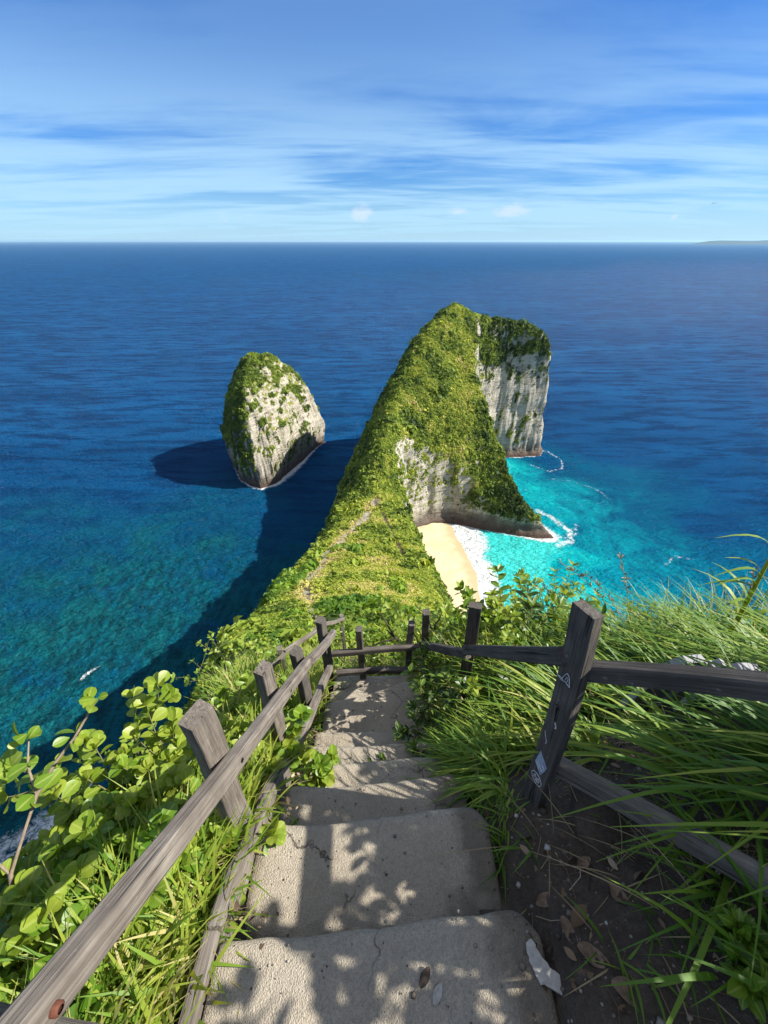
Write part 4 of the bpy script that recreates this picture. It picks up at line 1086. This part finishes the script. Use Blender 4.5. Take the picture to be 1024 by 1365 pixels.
# right: long blades pouring down the bank from the upper right, behind the rails
behind = lambda x, y: (y > 0.745 - 0.735 * (x - 0.65) + 0.16) & ~((np.abs(x - 1.6) < 0.45) & (np.abs(y - 0.93) < 0.28))
turf(gr, 400, (0.80, 2.6), (0.0, 1.9), (0.32, 0.74), (2.75, 0.55), (0.40, 0.8), (0.35, 0.8), (0.005, 0.0105), (0.15, 0.75), lambda x, y: behind(x, y) & (x > 1.0 + 0.25 * np.clip(1.2 - y, 0, 1)), 0.03, 9)
turf(gr, 60, (0.66, 1.1), (0.85, 1.5), (0.20, 0.42), (3.0, 0.8), (0.3, 0.7), (0.4, 0.8), (0.005, 0.009), (0.2, 0.8), None, 0.03, 9)
turf(gr, 80, (0.46, 0.60), (0.72, 1.35), (0.16, 0.32), (3.4, 1.0), (0.3, 0.7), (0.4, 0.8), (0.004, 0.008), (0.2, 0.7), None, 0.025, 11)
turf(gr, 60, (0.50, 0.75), (1.3, 2.1), (0.25, 0.45), (3.4, 1.2), (0.2, 0.6), (0.3, 0.8), (0.004, 0.008), (0.4, 1.0), None, 0.03, 10)
turf(gr, 12, (0.46, 0.54), (0.42, 0.70), (0.08, 0.18), (3.4, 1.2), (0.2, 0.6), (0.3, 0.8), (0.002, 0.005), (0.2, 0.6), None, 0.02, 9)
# tall sunlit grass behind the right fence
turf(gr, 90, (0.62, 1.0), (1.5, 2.4), (0.4, 0.75), None, (0.05, 0.35), (0.1, 0.5), (0.003, 0.006), (0.6, 0.95), None, 0.05, 10)
turf(gr, 620, (0.8, 3.7), (2.0, 4.9), (0.30, 0.75), None, (0.05, 0.5), (0.1, 0.55), (0.003, 0.006), (0.5, 1.0), None, 0.07, 9)
turf(gr, 160, (2.3, 3.8), (0.6, 2.4), (0.35, 0.7), None, (0.05, 0.5), (0.1, 0.55), (0.004, 0.008), (0.2, 0.7), None, 0.07, 9)
turf(gr, 300, (-0.6, 1.4), (2.35, 5.0), (0.16, 0.36), None, (0.1, 0.5), (0.1, 0.5), (0.003, 0.006), (0.5, 0.95), None, 0.07, 8)
# few sprigs in the dark soil at the lower right
turf(gr, 8, (0.50, 1.0), (0.05, 0.55), (0.08, 0.2), None, (0.3, 0.7), (0.3, 0.7), (0.002, 0.005), (0.1, 0.4), None, 0.02, 7)
turf(gr, 9, (0.86, 1.15), (0.10, 0.45), (0.20, 0.42), (3.0, 0.9), (0.2, 0.6), (0.3, 0.8), (0.004, 0.008), (0.15, 0.5), None, 0.03, 7)
go = gr.build('grass', M_GRASS, smooth=True); tag(go, kind='stuff')

# dry straw mixed in
dr = MB()
turf(dr, 60, (-1.3, -0.58), (-0.2, 2.4), (0.10, 0.3), None, (0.4, 0.9), (0.1, 0.7), (0.0012, 0.003), (0.2, 0.9), None, 0.04, 7)
turf(dr, 60, (0.5, 1.6), (0.0, 1.6), (0.10, 0.35), None, (0.5, 0.95), (0.2, 0.8), (0.001, 0.0025), (0.0, 0.6), None, 0.05, 6)
turf(dr, 50, (0.8, 3.6), (2.0, 4.5), (0.5, 0.9), None, (0.05, 0.4), (0.05, 0.3), (0.0012, 0.0025), (0.3, 1.0), None, 0.05, 4)
do = dr.build('dry_grass', M_STRAW, smooth=True); tag(do, kind='stuff')

SHG = 'shrubs growing on the cliff edge'
shrub('leafy_shrub', E(-0.62, 0.93, -2.60), 'small round leaved shrub leaning over the step edge between two left posts', 'shrub', 0.34, 0.22, 9, 0.075, 'round', 8, M_LEAF, (0.35, 0.85), (0.25, -0.1), 201, SHG)
shrub('leafy_shrub', E(-1.12, 0.62, -2.52), 'bushy yellow green shrub on the left bank against the dark blue water', 'shrub', 0.72, 0.32, 24, 0.070, 'round', 11, M_LEAF, (0.55, 1.0), (-0.02, 0.05), 202, SHG)
shrub('leafy_shrub', E(-0.98, 0.10, -2.02), 'broad leaved shrub at the bottom left corner beside the handrail', 'shrub', 0.36, 0.26, 18, 0.072, 'round', 11, M_LEAF, (0.3, 0.85), (0.0, 0.0), 203, SHG)
shrub('leafy_shrub', E(-1.22, 0.30, -2.45), 'low shrub below the leggy branch on the left bank', 'shrub', 0.38, 0.28, 18, 0.068, 'round', 11, M_LEAF, (0.25, 0.8), (0, 0.05), 204, SHG)
shrub('leafy_shrub', E(-0.98, 1.35, -3.05), 'round leaved shrub behind the second left post', 'shrub', 0.45, 0.32, 12, 0.075, 'round', 8, M_LEAF, (0.3, 0.9), (0, 0), 205, SHG)
shrub('leafy_shrub', E(-1.35, 2.3, -4.2), 'pale green shrub around the lower path fence', 'shrub', 0.6, 0.5, 14, 0.07, 'oval', 9, M_LEAF, (0.5, 1.0), (0, 0), 206, SHG)
shrub('leafy_shrub', E(-2.05, 2.9, -5.3), 'farthest left shrub on the edge of the drop', 'shrub', 0.8, 0.6, 14, 0.07, 'oval', 9, M_LEAF, (0.45, 0.95), (0, 0), 207, SHG)
shrub('leafy_shrub', E(-0.40, 2.75, -4.75), 'shrub just beyond the landing fence, left of its middle post', 'shrub', 0.75, 0.45, 14, 0.06, 'oval', 9, M_LEAF, (0.45, 0.95), (0, 0), 208, SHG)
shrub('leafy_shrub', E(0.12, 2.85, -4.75), 'shrub just beyond the landing fence, right of its middle post', 'shrub', 0.75, 0.45, 14, 0.06, 'oval', 9, M_LEAF, (0.4, 0.95), (0, 0), 209, SHG)
shrub('leafy_shrub', E(0.72, 2.45, -4.10), 'glossy shrub behind the right rail beside the stickered thinner post', 'shrub', 0.88, 0.42, 20, 0.100, 'oval', 10, M_LEAF, (0.5, 1.0), (0, 0), 210, SHG)
shrub('leafy_shrub', E(1.18, 2.15, -3.42), 'tall glossy shrub rising left of the big leaning post', 'shrub', 0.92, 0.42, 22, 0.105, 'oval', 10, M_LEAF, (0.45, 1.0), (0.03, 0), 211, SHG)
shrub('leafy_shrub', E(0.70, 3.20, -4.9), 'shrub at the beach side edge behind the dead stump', 'shrub', 0.95, 0.45, 12, 0.10, 'oval', 9, M_LEAF, (0.4, 0.95), (0, 0), 212, SHG)
shrub('leafy_shrub', E(1.95, 2.95, -4.0), 'feathery yellow green shrub right of the big leaning post', 'shrub', 0.75, 0.5, 16, 0.09, 'long', 12, M_LEAF, (0.5, 1.0), (0, 0), 213, SHG)
shrub('leafy_shrub', E(3.0, 2.3, -3.75), 'dark shrub on the right horizon of the bank behind the grey slabs', 'shrub', 0.62, 0.55, 14, 0.09, 'long', 10, M_DARKLEAF, (0.4, 1.0), (0, 0), 214, SHG)
shrub('dark_bush', E(0.46, 1.28, -2.95), 'dark leafy bush crowding the right edge of the lower steps', 'bush', 0.48, 0.30, 14, 0.075, 'oval', 8, M_DARKLEAF, (0.1, 0.8), (-0.1, 0), 215)
shrub('dark_bush', E(0.52, 1.75, -3.2), 'dark bush between the last two right posts', 'bush', 0.42, 0.26, 12, 0.07, 'oval', 8, M_DARKLEAF, (0.2, 0.9), (-0.1, 0), 216)
shrub('leafy_shrub', E(-1.30, 1.05, -3.1), 'shrub at the drop left of the pale dead twigs', 'shrub', 0.62, 0.32, 14, 0.062, 'oval', 9, M_LEAF, (0.4, 0.95), (0, 0), 218, SHG)
shrub('leafy_shrub', E(-0.86, 0.42, -2.2), 'low shrub in the grass between the handrail and the bushy yellow green one', 'shrub', 0.36, 0.26, 14, 0.066, 'round', 10, M_LEAF, (0.35, 0.9), (0, 0), 219, SHG)
shrub('leafy_shrub', E(0.92, 1.55, -2.95), 'low leafy shrub under the upper right rail between the big post and the thinner one', 'shrub', 0.66, 0.30, 15, 0.080, 'oval', 9, M_LEAF, (0.45, 1.0), (0, 0), 220, SHG)
shrub('leafy_shrub', E(0.86, 2.02, -3.35), 'upright leafy shrub just behind the thinner stickered post', 'shrub', 0.85, 0.34, 20, 0.080, 'oval', 9, M_LEAF, (0.5, 1.0), (0, 0), 221, SHG)
for k, (bx, by, bz, hh, lb) in enumerate(((-1.02, 0.36, -2.25, .42, 'shrub halfway along the handrail at the left, thick with round leaves'), (-0.80, 0.78, -2.45, .34, 'low round leaved shrub at the foot of the first big left post'), (-1.12, 0.02, -2.15, .44, 'leafy shrub at the left picture edge above the bottom corner'), (-1.45, 0.55, -2.75, .50, 'shrub lowest on the left slope, in front of the white surf'))):
    shrub('leafy_shrub', E(bx, by, bz), lb, 'shrub', hh, 0.24, 20, (0.066, 0.072, 0.070, 0.070)[k], ('round', 'oval', 'round', 'oval')[k], 12, M_LEAF, (0.5, 1.0), (0, 0), 250 + k, SHG)
shrub('strap_bush', E(1.12, 1.28, -2.82), 'dark strap leaved bush under the upper right rail, just right of the big post', 'bush', 0.66, 0.32, 18, 0.11, 'long', 11, M_DARKLEAF, (0.3, 1.0), (-0.05, 0), 261)
shrub('strap_bush', E(1.32, 1.78, -3.05), 'strap leaved bush on the bank farther behind the big post', 'bush', 0.72, 0.36, 18, 0.11, 'long', 11, M_DARKLEAF, (0.4, 1.0), (-0.05, 0), 262)
# a leggy branch reaching up at the left
lg = empty('leggy_shrub', E(-1.36, 0.18, -2.35), 'leggy bare stemmed shrub with few big leaves at the left edge', 'shrub', SHG)
st = MB(); lf = MB(); rgl = np.random.default_rng(217)
main = [(-1.36, .18, -2.35), (-1.31, .27, -2.0), (-1.27, .36, -1.76), (-1.215, .531, -1.585), (-1.17, .61, -1.52), (-1.124, .669, -1.475), (-1.08, .769, -1.41)]
side1 = [(-1.27, .36, -1.76), (-1.34, .40, -1.66), (-1.40, .46, -1.60)]
side2 = [(-1.215, .531, -1.585), (-1.27, .60, -1.53), (-1.31, .68, -1.50)]
side3 = [(-1.31, .27, -2.0), (-1.40, .22, -1.80), (-1.43, .20, -1.66)]
TVr, TFr = LEAF['round']
for line, r_ in ((main, .009), (side1, .005), (side2, .005), (side3, .006)):
    pts = [E(*p) for p in line]; tube(st, pts, list(np.linspace(r_, r_ * .45, len(pts))), 6)
spots = [(main[6], 6, .085), (main[5], 4, .09), (main[4], 3, .085), (main[3], 4, .09), (side1[2], 6, .09), (side1[1], 3, .08), (side2[2], 6, .085), (side2[1], 2, .08), (side3[2], 6, .09), (main[2], 2, .08)]
for p, k, sz_ in spots:
    a_ = rgl.uniform(0, 6.28) + np.arange(k) * 2.4
    d_ = np.stack([np.cos(a_), np.sin(a_), rgl.uniform(0.1, 1.0, k)], 1)
    instances(lf, TVr, TFr, frames(d_, rgl.normal(0, .9, (k, 3)), sz_ * 0.72 * rgl.uniform(.6, 1.15, k), 0.85), np.array(E(*p))[None, :] + rgl.normal(0, .012, (k, 3)), rgl.uniform(.5, .95, k), np.tile([0.0, 1.0, 0.0], len(TVr) // 3))
st.build('stems', M_TWIG, lg, smooth=True); lf.build('foliage', M_LEAF, lg, smooth=True)
# out of the picture to the right: the tall bush that shades the steps
for k, (bx, by, hh) in enumerate(((2.15, -0.55, 1.08), (2.2, 0.04, 1.06), (2.25, 0.43, 0.97))):
    shrub('tall_bush', Vector((bx, by, gz(bx, by) - 0.05)), ['tall bush beyond the right fence, nearest the viewpoint', 'tall bush beyond the right fence, the middle one', 'narrow tall bush beyond the right fence, farthest down the slope'][k], 'bush', hh, (0.45, 0.45, 0.25)[k], 26, 0.095, 'oval', 19, M_DARKLEAF, (0.2, 0.9), (0, 0), 230 + k, 'tall bushes right of the fence', twig=4, stemr=0.012)
# seedling in the soil
shrub('seedling', Vector((0.93, 0.155, gz(0.93, 0.155))), 'small bright green seedling in the dark soil below the right rail', 'plant', 0.14, 0.06, 4, 0.065, 'oval', 5, M_LEAF, (0.15, 0.5), (0, 0), 240)

# twigs
def twig_plant(name, base, label, H, spread, n, mat, seed, r=0.004, lean=(0, 0), fork=2, cat='twigs'):
    rg2 = np.random.default_rng(seed); mb = MB(); root = None
    def go_(p, d, L, rr, lev):
        pts = [np.array(p)]; d = np.array(d, float)
        for i in range(5):
            d = d + rg2.normal(0, 0.16, 3); d /= np.linalg.norm(d); pts.append(pts[-1] + d * L / 5)
        tube(mb, pts, list(np.linspace(rr, rr * 0.4, 6)), 5)
        if lev:
            for j in range(fork):
                i = rg2.integers(2, 5); dd = d + rg2.normal(0, 0.5, 3); dd /= np.linalg.norm(dd); go_(pts[i], dd, L * 0.5, rr * 0.6, lev - 1)
    for i in range(n):
        d = np.array([rg2.normal(0, spread) + lean[0], rg2.normal(0, spread) + lean[1], 1.0]); d /= np.linalg.norm(d)
        go_(np.array(base) + rg2.normal(0, 0.02, 3) * [1, 1, 0], d, H * rg2.uniform(0.6, 1.0), r, 1)
    o = mb.build(name, mat, smooth=True, origin=tuple(base)); return tag(o, label, cat)
twig_plant('dead_twigs', E(-0.93, 0.86, -2.42), 'bare pale dead twigs standing left of the first big left post', 0.50, 0.16, 4, M_TWIG, 301, 0.0045)
twig_plant('dead_stump', E(0.47, 2.75, -4.35), 'dark forked dead stump standing in front of the sand', 1.05, 0.10, 4, M_DARKTWIG, 302, 0.022)

# tall seed grasses against the water
def seed_stalk(base, H, lean, seed):
    rg2 = np.random.default_rng(seed); base = np.array(base)
    t = np.linspace(0, 1, 9)
    d = np.array([lean[0], lean[1], 1.0]); 
    pts = base + np.outer(t, d) * H + np.outer(t ** 2.5, np.array([lean[0], lean[1], -0.25]) * H * 0.5)
    mb = MB(); tube(mb, list(map(tuple, pts)), list(np.linspace(0.0055, 0.0022, 9)), 5, 0.5)
    for i in range(22):
        q = rg2.uniform(0.62, 1.0); p = np.array([np.interp(q, t, pts[:, k]) for k in range(3)])
        dd = rg2.normal(0, 0.5, 3) + [0, 0, 0.9]; dd /= np.linalg.norm(dd)
        tube(mb, [p, p + dd * 0.03, p + dd * 0.05], [0.0015, 0.006, 0.0015], 4, rg2.random())
    o = mb.build('seed_stalk', M_STRAW, smooth=True, origin=tuple(base))
    return tag(o, 'dry straw coloured seed stalk standing against the turquoise water above the right bank', 'seed grass', 'dry seed stalks above the right bank')
for k in range(16):
    bx = rg.uniform(1.7, 3.5); by = rg.uniform(2.1, 3.0)
    seed_stalk((bx, by, gz(bx, by)), rg.uniform(0.85, 1.4), (rg.normal(-0.12, 0.18), rg.normal(0, 0.1)), 400 + k)
# the reed at the right edge
rb = MB(); bx, by = 2.35, 1.62
tube(rb, [(bx, by, gz(bx, by)), (bx - 0.03, by + 0.05, gz(bx, by) + 0.55), (bx - 0.04, by + 0.12, gz(bx, by) + 1.05)], [0.016, 0.013, 0.008], 7, 0.75)
reed = empty('tall_reed', (bx, by, gz(bx, by)), 'thick stemmed green reed with arching blades at the right edge', 'reed')
rb.build('stalk', M_GRASS, reed, smooth=True)
bl = MB(); m = 14
q = rg.uniform(0.3, 1.0, m)
blades(bl, np.stack([np.full(m, bx) - 0.04 * q, by + 0.12 * q, gz(bx, by) + 1.05 * q], 1), rg.uniform(0.22, 0.42, m), rg.uniform(0, 6.28, m), rg.uniform(0.3, 0.7, m), rg.uniform(0.5, 0.9, m), 0.014, rg.uniform(0.4, 0.8, m))
bl.build('blade', M_GRASS, reed, smooth=True)

# ------------------------------------------------------------------ slabs, litter, stones
M_SLAB = plain('grey_stone', (0.30, 0.30, 0.31), 0.85, 0.2, 18, 0.25, 0.4)
def slab(base, outline, th, tilt, label, seed):
    rot = Matrix.Translation(base) @ Matrix.Rotation(tilt[2], 4, 'Z') @ Matrix.Rotation(tilt[0], 4, 'X') @ Matrix.Rotation(tilt[1], 4, 'Y')
    n = len(outline)
    V = [(x, 0, z) for x, z in outline] + [(x, th, z) for x, z in outline] + [(x * .94, -th * .2, z * .94) for x, z in outline]
    F = [tuple(range(2 * n, 3 * n)), tuple(range(2 * n - 1, n - 1, -1))]
    F += [(i, n + i, n + (i + 1) % n, (i + 1) % n) for i in range(n)] + [(2 * n + i, i, (i + 1) % n, 2 * n + (i + 1) % n) for i in range(n)]
    return tag(mesh('stone_slab', V, F, M_SLAB, m=rot), label, 'slab', 'grey slabs behind the right rail')
slab(E(1.42, 1.06, -1.645), [(-.09, -.5), (.10, -.5), (.095, .03), (.06, .065), (-.035, .07), (-.085, .02)], 0.03, (0.15, 0.0, 0.1), 'largest grey stone slab with cut corners showing above the right rail', 1)
slab(E(1.555, 1.05, -1.645), [(-.035, -.5), (.04, -.5), (.04, .03), (.0, .055), (-.01, .03), (-.035, .035)], 0.03, (0.15, 0.05, 0.05), 'small notched grey slab between the two larger ones', 2)
slab(E(1.675, 1.03, -1.64), [(-.065, -.5), (.075, -.5), (.08, .0), (.05, .035), (-.045, .045), (-.065, .02)], 0.03, (0.15, 0.0, 0.0), 'flat topped grey slab nearest the right edge', 3)

def step_z(x, y):
    for z, yb, yf, d, xl, xr in STEPS:
        if yb <= y <= yf + d and xl <= x <= xr: return EYE + z
    return gz(x, y)
M_DEAD = plain('dead_leaf', (0.15, 0.105, 0.07), 0.75, 0.3, 60, 0.5)
M_PALE = plain('pale_mortar', (0.34, 0.32, 0.285), 0.9, 0.2, 60, 0.25, 0.5)
def dead_leaf(x, y, L, az, curl, label, mat=M_DEAD, group='dead leaves lying on the soil', lift=0.004, tilt=0.0):
    n = 8; V = []; w_ = 0.24
    z0 = max(step_z(x, y), gz(x, y)) + lift
    for i in range(n + 1):
        t = i / n; wv = w_ * L * math.sin(math.pi * min(1, t * 0.95 + 0.04)) ** 0.8 + 0.001
        for j in (-1, -0.5, 0, 0.5, 1):
            V.append((L * (t - 0.5), wv * j, curl * L * (abs(j) ** 1.6) * (0.6 + 0.4 * math.sin(6 * t + j)) + curl * L * 0.5 * (2 * t - 1) ** 2 + 0.003 * math.sin(9 * t)))
    top = np.array(V); k = 5
    F = [(i * k + j, (i + 1) * k + j, (i + 1) * k + j + 1, i * k + j + 1) for i in range(n) for j in range(k - 1)]
    bot = top - np.array([0, 0, 0.0015]); off = len(top)
    F2 = [tuple(off + q for q in f[::-1]) for f in F]
    M = Matrix.Translation((x, y, z0)) @ Matrix.Rotation(az, 4, 'Z') @ Matrix.Rotation(tilt, 4, 'Y')
    o = mesh('dead_leaf', np.concatenate([top, bot]), F + F2, mat, m=M, smooth=True)
    return tag(o, label, 'dead leaf', group)
GL = 'dead leaves lying on the soil'
dead_leaf(0.118, 0.135, 0.05, 0.9, 0.14, 'small dark curled dead leaf on the bottom step', M_DARKTWIG)
dead_leaf(0.152, 0.105, 0.045, 1.0, 0.05, 'narrow pale dry leaf lying flat on the bottom step', M_PALE)
dead_leaf(0.60, 0.17, 0.085, -0.5, 0.12, 'long brown dead leaf on the soil beside the pale mortar patch')
dead_leaf(0.56, 0.22, 0.07, -1.2, 0.15, 'curled brown leaf just above the pale mortar patch')
dead_leaf(0.66, 0.10, 0.10, -0.4, 0.12, 'largest flat dead leaf at the foot of the soil bank')
dead_leaf(0.53, 0.30, 0.07, 0.3, 0.15, 'pale dead leaf near the corner of the second step')
dead_leaf(1.00, 0.135, 0.20, 1.7, 0.22, 'big curled grey brown dead leaf standing right of the seedling', lift=0.06, tilt=-0.9)
dead_leaf(1.06, 0.12, 0.18, 1.2, 0.25, 'second big curled dead leaf at the right edge', lift=0.05, tilt=-0.7)
dead_leaf(0.74, 0.30, 0.07, 2.2, 0.18, 'small dead leaf in the middle of the soil bank')
dead_leaf(0.69, 0.39, 0.06, 0.4, 0.18, 'small dead leaf under the lower rail')
# mortar splash beside the bottom step
ol = [(-.045, .045), (-.028, .055), (-.018, .03), (.01, .0), (.05, -.02), (.075, -.02), (.07, -.05), (.03, -.055), (-.01, -.035), (-.03, -.03), (-.045, .01)]
ol2 = []
for i in range(len(ol)):
    (ax_, ay_), (bx_, by_) = ol[i], ol[(i + 1) % len(ol)]
    for q in (0, .25, .5, .75): ol2.append((ax_ + (bx_ - ax_) * q + rg.normal(0, .0022), ay_ + (by_ - ay_) * q + rg.normal(0, .0022)))
ol = ol2
z0 = EYE - 1.752
V = [(0.475 + a, 0.155 + b, z0 + 0.012 - 0.12 * max(0, a - 0.01)) for a, b in ol]; V2 = [(a + 0.002, b, c - 0.02) for a, b, c in V]; n = len(ol)
V3 = [(0.475 + a * .8 + .002, 0.155 + b * .8, z0 + 0.014 - 0.12 * max(0, a - 0.01)) for a, b in ol]
F = [(i, n + i, n + (i + 1) % n, (i + 1) % n) for i in range(n)] + [(2 * n + i, i, (i + 1) % n, 2 * n + (i + 1) % n) for i in range(n)] + [tuple(range(2 * n, 3 * n))]
tag(mesh('mortar_patch', V + V2 + V3, F, M_PALE, origin=(0.475, 0.155, z0)), 'pale splash of mortar on the right corner of the bottom step', 'mortar')

# gravel and crumbs
ico = np.array([(0, 0, 1), (.9, 0, .1), (0.2, .9, 0), (-.8, .4, .1), (-.6, -.7, 0), (.4, -.85, .1), (0, 0, -.6)])
icf = np.array([(0, 1, 2), (0, 2, 3), (0, 3, 4), (0, 4, 5), (0, 5, 1), (6, 2, 1), (6, 3, 2), (6, 4, 3), (6, 5, 4), (6, 1, 5)])
gv = MB(); n = 2600
gx = np.concatenate([rg.uniform(0.40, 1.2, 1500), rg.uniform(-0.66, -0.50, 300), rg.uniform(-0.5, 0.45, 800)])
gy = np.concatenate([rg.uniform(-0.2, 1.2, 1500), rg.uniform(-0.2, 1.4, 300), rg.uniform(-0.3, 1.9, 800)])
gzv = np.array([max(step_z(a, b), gz(a, b)) for a, b in zip(gx, gy)])
sz = np.exp(rg.normal(math.log(0.0028), 0.55, n)); sz[:1500] *= 1.3
a = rg.uniform(0, 6.28, n)
mats = np.zeros((n, 3, 3)); mats[:, 0, 0] = np.cos(a) * sz; mats[:, 0, 1] = -np.sin(a) * sz; mats[:, 1, 0] = np.sin(a) * sz; mats[:, 1, 1] = np.cos(a) * sz * 0.8; mats[:, 2, 2] = sz * 0.7
instances(gv, ico, icf, mats, np.stack([gx, gy, gzv], 1), rg.random(n))
def gravel_mat():
    m, t, out = material('gravel'); c = t.ramp(t.attr('tint'), [(0, (0.05, 0.04, 0.03)), (0.6, (0.17, 0.14, 0.11)), (0.95, (0.24, 0.21, 0.18)), (1, (0.42, 0.40, 0.37))]); principled(t, out, c, 0.9, 0.2); return m
tag(gv.build('gravel', gravel_mat()), kind='stuff')
# leaf litter: brown scraps and twigs lying on the soil and in the gutter of the steps
ll = MB(); n = 520
lx = np.concatenate([rg.uniform(0.44, 1.25, 400), rg.uniform(-0.66, -0.53, 60), rg.uniform(-0.49, -0.36, 60)]); ly = np.concatenate([rg.uniform(-0.1, 1.1, 400), rg.uniform(-0.2, 1.2, 60), rg.choice([0.275, 0.60, 0.80], 60) + rg.normal(0, 0.02, 60)])
lz = np.array([max(step_z(a, b), gz(a, b)) for a, b in zip(lx, ly)]) + 0.004
dd = np.stack([rg.normal(0, 1, n), rg.normal(0, 1, n), rg.normal(0, 0.25, n)], 1)
sz = np.exp(rg.normal(math.log(0.026), 0.45, n)); sz[460:] *= 0.55
instances(ll, LEAF['oval'][0], LEAF['oval'][1], frames(dd, rg.normal(0, 0.6, (n, 3)), sz, 1.0), np.stack([lx, ly, lz], 1), rg.random(n))
for i in range(70):
    a_ = rg.uniform(0, 6.28); L_ = rg.uniform(0.04, 0.16); x_ = rg.uniform(0.46, 1.2); y_ = rg.uniform(-0.1, 1.0); z_ = gz(x_, y_) + 0.005
    tube(ll, [(x_, y_, z_), (x_ + math.cos(a_) * L_ * .5, y_ + math.sin(a_) * L_ * .5, gz(x_ + math.cos(a_) * L_ * .5, y_ + math.sin(a_) * L_ * .5) + .008), (x_ + math.cos(a_ + .3) * L_, y_ + math.sin(a_ + .3) * L_, gz(x_ + math.cos(a_ + .3) * L_, y_ + math.sin(a_ + .3) * L_) + .006)], [.0018, .0015, .0008], 4, rg.random())
M_LITTER = foliage_mat('leaf_litter', [(0.0, (0.04, 0.028, 0.02)), (0.5, (0.13, 0.085, 0.05)), (0.85, (0.26, 0.19, 0.12)), (1.0, (0.42, 0.35, 0.26))], 0.8, 0.1, 0.2)
tag(ll.build('leaf_litter', M_LITTER, smooth=True), kind='stuff')
# a rock standing out of the soil bank
def boulder(x, y, r, label, seed, mat, sq=0.6):
    u, v = np.meshgrid(np.linspace(0, 2 * np.pi, 25)[:-1], np.linspace(0.02, np.pi - 0.02, 14))
    d = np.stack([np.sin(v) * np.cos(u), np.sin(v) * np.sin(u), np.cos(v)], -1)
    q = 1 + 0.35 * fbm(d[..., 0] * 1.3 + seed, d[..., 1] * 1.3, d[..., 2] * 1.3, 4)
    P = d * q[..., None] * r * np.array([1, 1.3, sq]) + np.array([x, y, gz(x, y)])
    idx = np.arange(24 * 14).reshape(14, 24)
    F = np.stack([idx[:-1], np.roll(idx[:-1], -1, 1), np.roll(idx[1:], -1, 1), idx[1:]], -1).reshape(-1, 4)
    return tag(mesh('rock', P.reshape(-1, 3), F, mat, smooth=True, origin=(x, y, gz(x, y))), label, 'rock')
boulder(0.82, 0.50, 0.11, 'dark soil covered rock below the right fence', 3, M_SOIL)

# two birds far out in the sky
def bird(p, az, label):
    mb = MB(); s = 0.42
    tube(mb, [(-s, 0, 0), (-s * .5, 0, .02), (0, 0, .03), (s * .6, 0, .02), (s, 0, 0)], [.02, .07, .09, .07, .015], 8)
    for k in (-1, 1):
        V = [(.18, 0, .05), (.22, k * .6, .26), (.02, k * 1.1, .1), (-.16, k * .6, .22), (-.22, 0, .05)]
        V = V + [(a, b, c - .03) for a, b, c in V]
        mb2 = [(0, 1, 3, 4), (1, 2, 2, 3), (5, 9, 8, 6), (6, 8, 7, 7), (0, 5, 6, 1), (1, 6, 7, 2), (2, 7, 8, 3), (3, 8, 9, 4)]
        mb.add(V, [f for f in mb2 if len(set(f)) == 4])
    V = np.concatenate(mb.v); F = np.concatenate(mb.f)
    M = Matrix.Translation(p) @ Matrix.Rotation(az, 4, 'Z')
    return tag(mesh('bird', V, F, M_BLACK, m=M), label, 'bird', 'birds flying over the sea')
bird((160.6, 240, 154.9), 0.3, 'left of two tiny dark birds in the pale sky above the far island')
bird((162.0, 240, 155.0), 1.0, 'right of two tiny dark birds in the pale sky above the far island')
